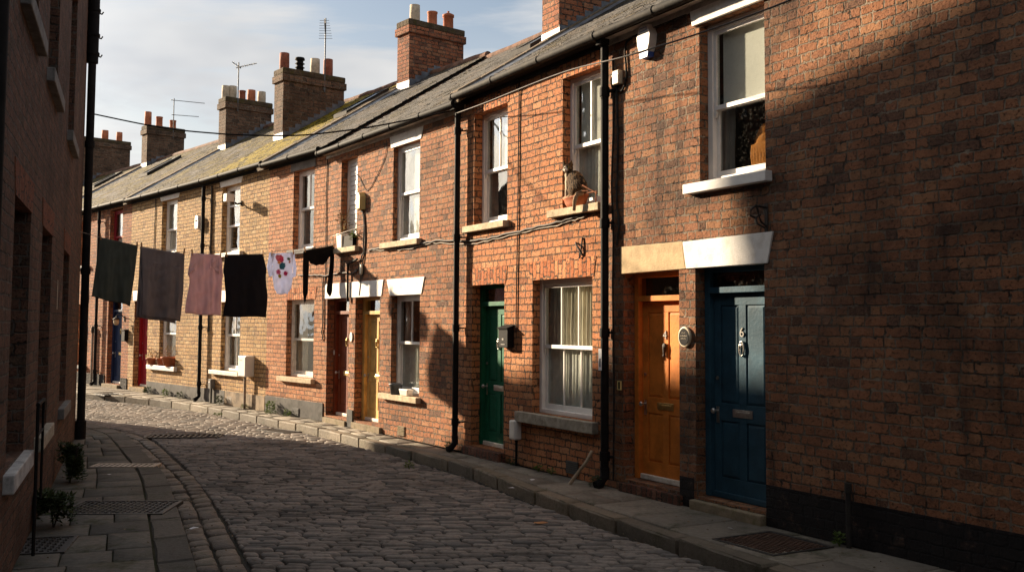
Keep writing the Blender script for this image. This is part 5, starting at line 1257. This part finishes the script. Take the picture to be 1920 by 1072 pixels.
# ------------------------------------------------------------------ scraps on the ground
def scrap(x, y, z, s, label, mat='paper', cat='litter', name='paper_scrap', a=0.):
    m = MB(); n = 6; vs = [(0, 0, .012)] + [(cos(i*2*pi/n)*s*R(.7, 1.2), sin(i*2*pi/n)*s*R(.4, .8), R(.002, .014)) for i in range(n)]
    m.add(vs, [(0, i+1, (i+1) % n + 1) for i in range(n)]); o = tag(m.build(name, mat), label, cat); o.matrix_world = flat(x, y, a, z)
scrap(-2.94, 9.4, ZR+.012, .045, 'crumpled white paper in the left gutter setts')
scrap(.3, 9.75, ZR+.012, .1, 'curled brown leaf on the setts by the right kerb', 'deadleaf', 'leaf', 'dead_leaf', 30)
scrap(1.6, 7.75, ZR+.012, .05, 'bluish paper scrap at the bottom of the right kerb')
scrap(.25, 11.7, .004, .03, 'white scrap on the pavement below the green door step'); scrap(.0, 11.1, .004, .04, 'flat white scrap near the edge of the right pavement'); scrap(1.95, 8.95, .008, .03, 'white scrap lying by the rust brown cover')
scrap(-4.75, 11.9, .004, .03, 'tiny white scrap on the left pavement beyond the wide iron cover'); scrap(-5.1, 11.0, .004, .03, 'tiny pale scrap near the tall bush')

# loose grit and leaf bits swept against kerbs and walls
random.seed(21)
m = MB()
def bits(line, o0, o1, z, n):
    P, Q = resample(off(line, o0), .1), resample(off(line, o1), .1); k = min(len(P), len(Q))
    for _ in range(n):
        i = random.randrange(k); t = R(0, 1)**2; p = P[i].lerp(Q[i], t) + Vector((R(-.05, .05), R(-.05, .05))); s = R(.006, .02); a = R(0, 6.3)
        m.add([(p.x + cos(a)*s, p.y + sin(a)*s, z), (p.x - sin(a)*s*.5, p.y + cos(a)*s*.5, z + R(.002, .01)), (p.x - cos(a)*s, p.y - sin(a)*s, z + R(0, .008)), (p.x + sin(a)*s*.5, p.y - cos(a)*s*.5, z)], [(0, 1, 2, 3)])
bits(RK, -.02, -.5, ZR+.004, 900); bits(LK, .02, .5, ZR+.006, 700); bits(RK, 1.0, .2, .006, 700); bits(LK, -1.3, -.3, .006, 400)
M['grit'] = leafmat('leaf_grit', (.09, .06, .035), (.26, .19, .12))
g = m.build('leaf_litter', 'grit'); g['kind'] = 'stuff'; tag(g, 'brown leaf bits and grit swept along the kerbs and wall feet', 'litter')

# ------------------------------------------------------------------ light, sky, camera
EL = radians(17); HD = Vector((-.818, .575, 0)).normalized(); TS = (HD*cos(EL) + Vector((0, 0, sin(EL)))).normalized()
sun = bpy.data.lights.new('sun', 'SUN'); sun.energy = 5.0; sun.angle = radians(1.2); sun.color = (1., .80, .56)
so = bpy.data.objects.new('sun', sun); COL.objects.link(so); so.rotation_euler = (-TS).to_track_quat('-Z', 'Y').to_euler(); so.location = (-30, 25, 20)
W = bpy.data.worlds.new('World'); SC.world = W; W.use_nodes = True; nt = W.node_tree; nt.nodes.clear()
def wn(t, ins=None, **kw):
    n = nt.nodes.new(t)
    for k, v in kw.items(): setattr(n, k, v)
    for k, v in (ins or {}).items():
        if isinstance(v, bpy.types.NodeSocket): nt.links.new(v, n.inputs[k])
        else: n.inputs[k].default_value = v
    return n
sky = wn('ShaderNodeTexSky', sky_type='NISHITA', sun_disc=False, sun_elevation=EL, sun_rotation=atan2(HD.x, HD.y)); sky.air_density = 1.; sky.dust_density = 1.5
bg1 = wn('ShaderNodeBackground', {0: sky.outputs[0], 1: .042})
tc = wn('ShaderNodeTexCoord'); sp = wn('ShaderNodeSeparateXYZ', {0: tc.outputs['Generated']})
def wm(op, *a, clamp=False):
    n = nt.nodes.new('ShaderNodeMath'); n.operation = op; n.use_clamp = clamp
    for i, v in enumerate(a):
        if isinstance(v, bpy.types.NodeSocket): nt.links.new(v, n.inputs[i])
        else: n.inputs[i].default_value = v
    return n.outputs[0]
zz = wm('ADD', wm('MAXIMUM', sp.outputs[2], 0.), .22)
pv = wn('ShaderNodeCombineXYZ', {0: wm('DIVIDE', sp.outputs[0], zz), 1: wm('DIVIDE', sp.outputs[1], zz), 2: 0.})
n1 = wn('ShaderNodeTexNoise', {'Vector': wn('ShaderNodeMapping', {0: pv.outputs[0], 'Scale': (.75, 1.5, 1.), 'Rotation': (0, 0, .5), 'Location': (3.2, 1.3, 0)}).outputs[0], 'Scale': 1.1, 'Detail': 7., 'Roughness': .56, 'Distortion': .5})
n2 = wn('ShaderNodeTexNoise', {'Vector': pv.outputs[0], 'Scale': .8, 'Detail': 5., 'Roughness': .6})
cov = wn('ShaderNodeMapRange', {0: n1.outputs[0], 1: .40, 2: .56, 3: 0., 4: 1.}, interpolation_type='SMOOTHSTEP').outputs[0]
low = wn('ShaderNodeMapRange', {0: sp.outputs[2], 1: .36, 2: .08, 3: 0., 4: .7}).outputs[0]
cov = wm('MAXIMUM', cov, low)
cl = wn('ShaderNodeMix', {0: wn('ShaderNodeMapRange', {0: n2.outputs[0], 1: .3, 2: .7, 3: 0., 4: 1.}).outputs[0]}, data_type='RGBA'); cl.inputs[6].default_value = (.42, .45, .50, 1); cl.inputs[7].default_value = (.90, .875, .83, 1)
# clouds are brighter on the sun's side of the sky
side = wn('ShaderNodeVectorMath', {0: tc.outputs['Generated'], 1: (HD.x*.7+.0, HD.y*.7+.5, 0)}, operation='DOT_PRODUCT').outputs['Value']
cs = wn('ShaderNodeMapRange', {0: side, 1: -.6, 2: .6, 3: .30, 4: .37}).outputs[0]
ang = wn('ShaderNodeVectorMath', {0: tc.outputs['Generated'], 1: TS}, operation='DOT_PRODUCT').outputs['Value']
cs = wm('ADD', cs, wm('MULTIPLY', wm('POWER', wm('MAXIMUM', ang, 0.), 22.), 2.2))
bg2 = wn('ShaderNodeBackground', {0: cl.outputs[2], 1: cs})
mx = wn('ShaderNodeMixShader', {0: cov, 1: bg1.outputs[0], 2: bg2.outputs[0]}); wo = wn('ShaderNodeOutputWorld', {0: mx.outputs[0]})

cd = bpy.data.cameras.new('camera'); cam = bpy.data.objects.new('camera', cd); COL.objects.link(cam); SC.camera = cam
p, r = radians(3.5), radians(.34)
Fv = Vector((0, cos(p), sin(p))); U0 = Vector((0, -sin(p), cos(p))); R0 = Vector((1, 0, 0))
Rv = R0*cos(r) + U0*sin(r); Uv = U0*cos(r) - R0*sin(r)
cam.matrix_world = Matrix(((Rv.x, Uv.x, -Fv.x, 0), (Rv.y, Uv.y, -Fv.y, 0), (Rv.z, Uv.z, -Fv.z, 1.8), (0, 0, 0, 1)))
cd.lens = 35; cd.sensor_width = 36; cd.shift_y = -.02146; cd.clip_end = 2000
v = SC.view_settings; v.view_transform = 'Standard'; v.look = 'None'; v.exposure = 1.6; v.gamma = 1.; v.use_curve_mapping = False
SC.cycles.max_bounces = 6; SC.cycles.transparent_max_bounces = 12
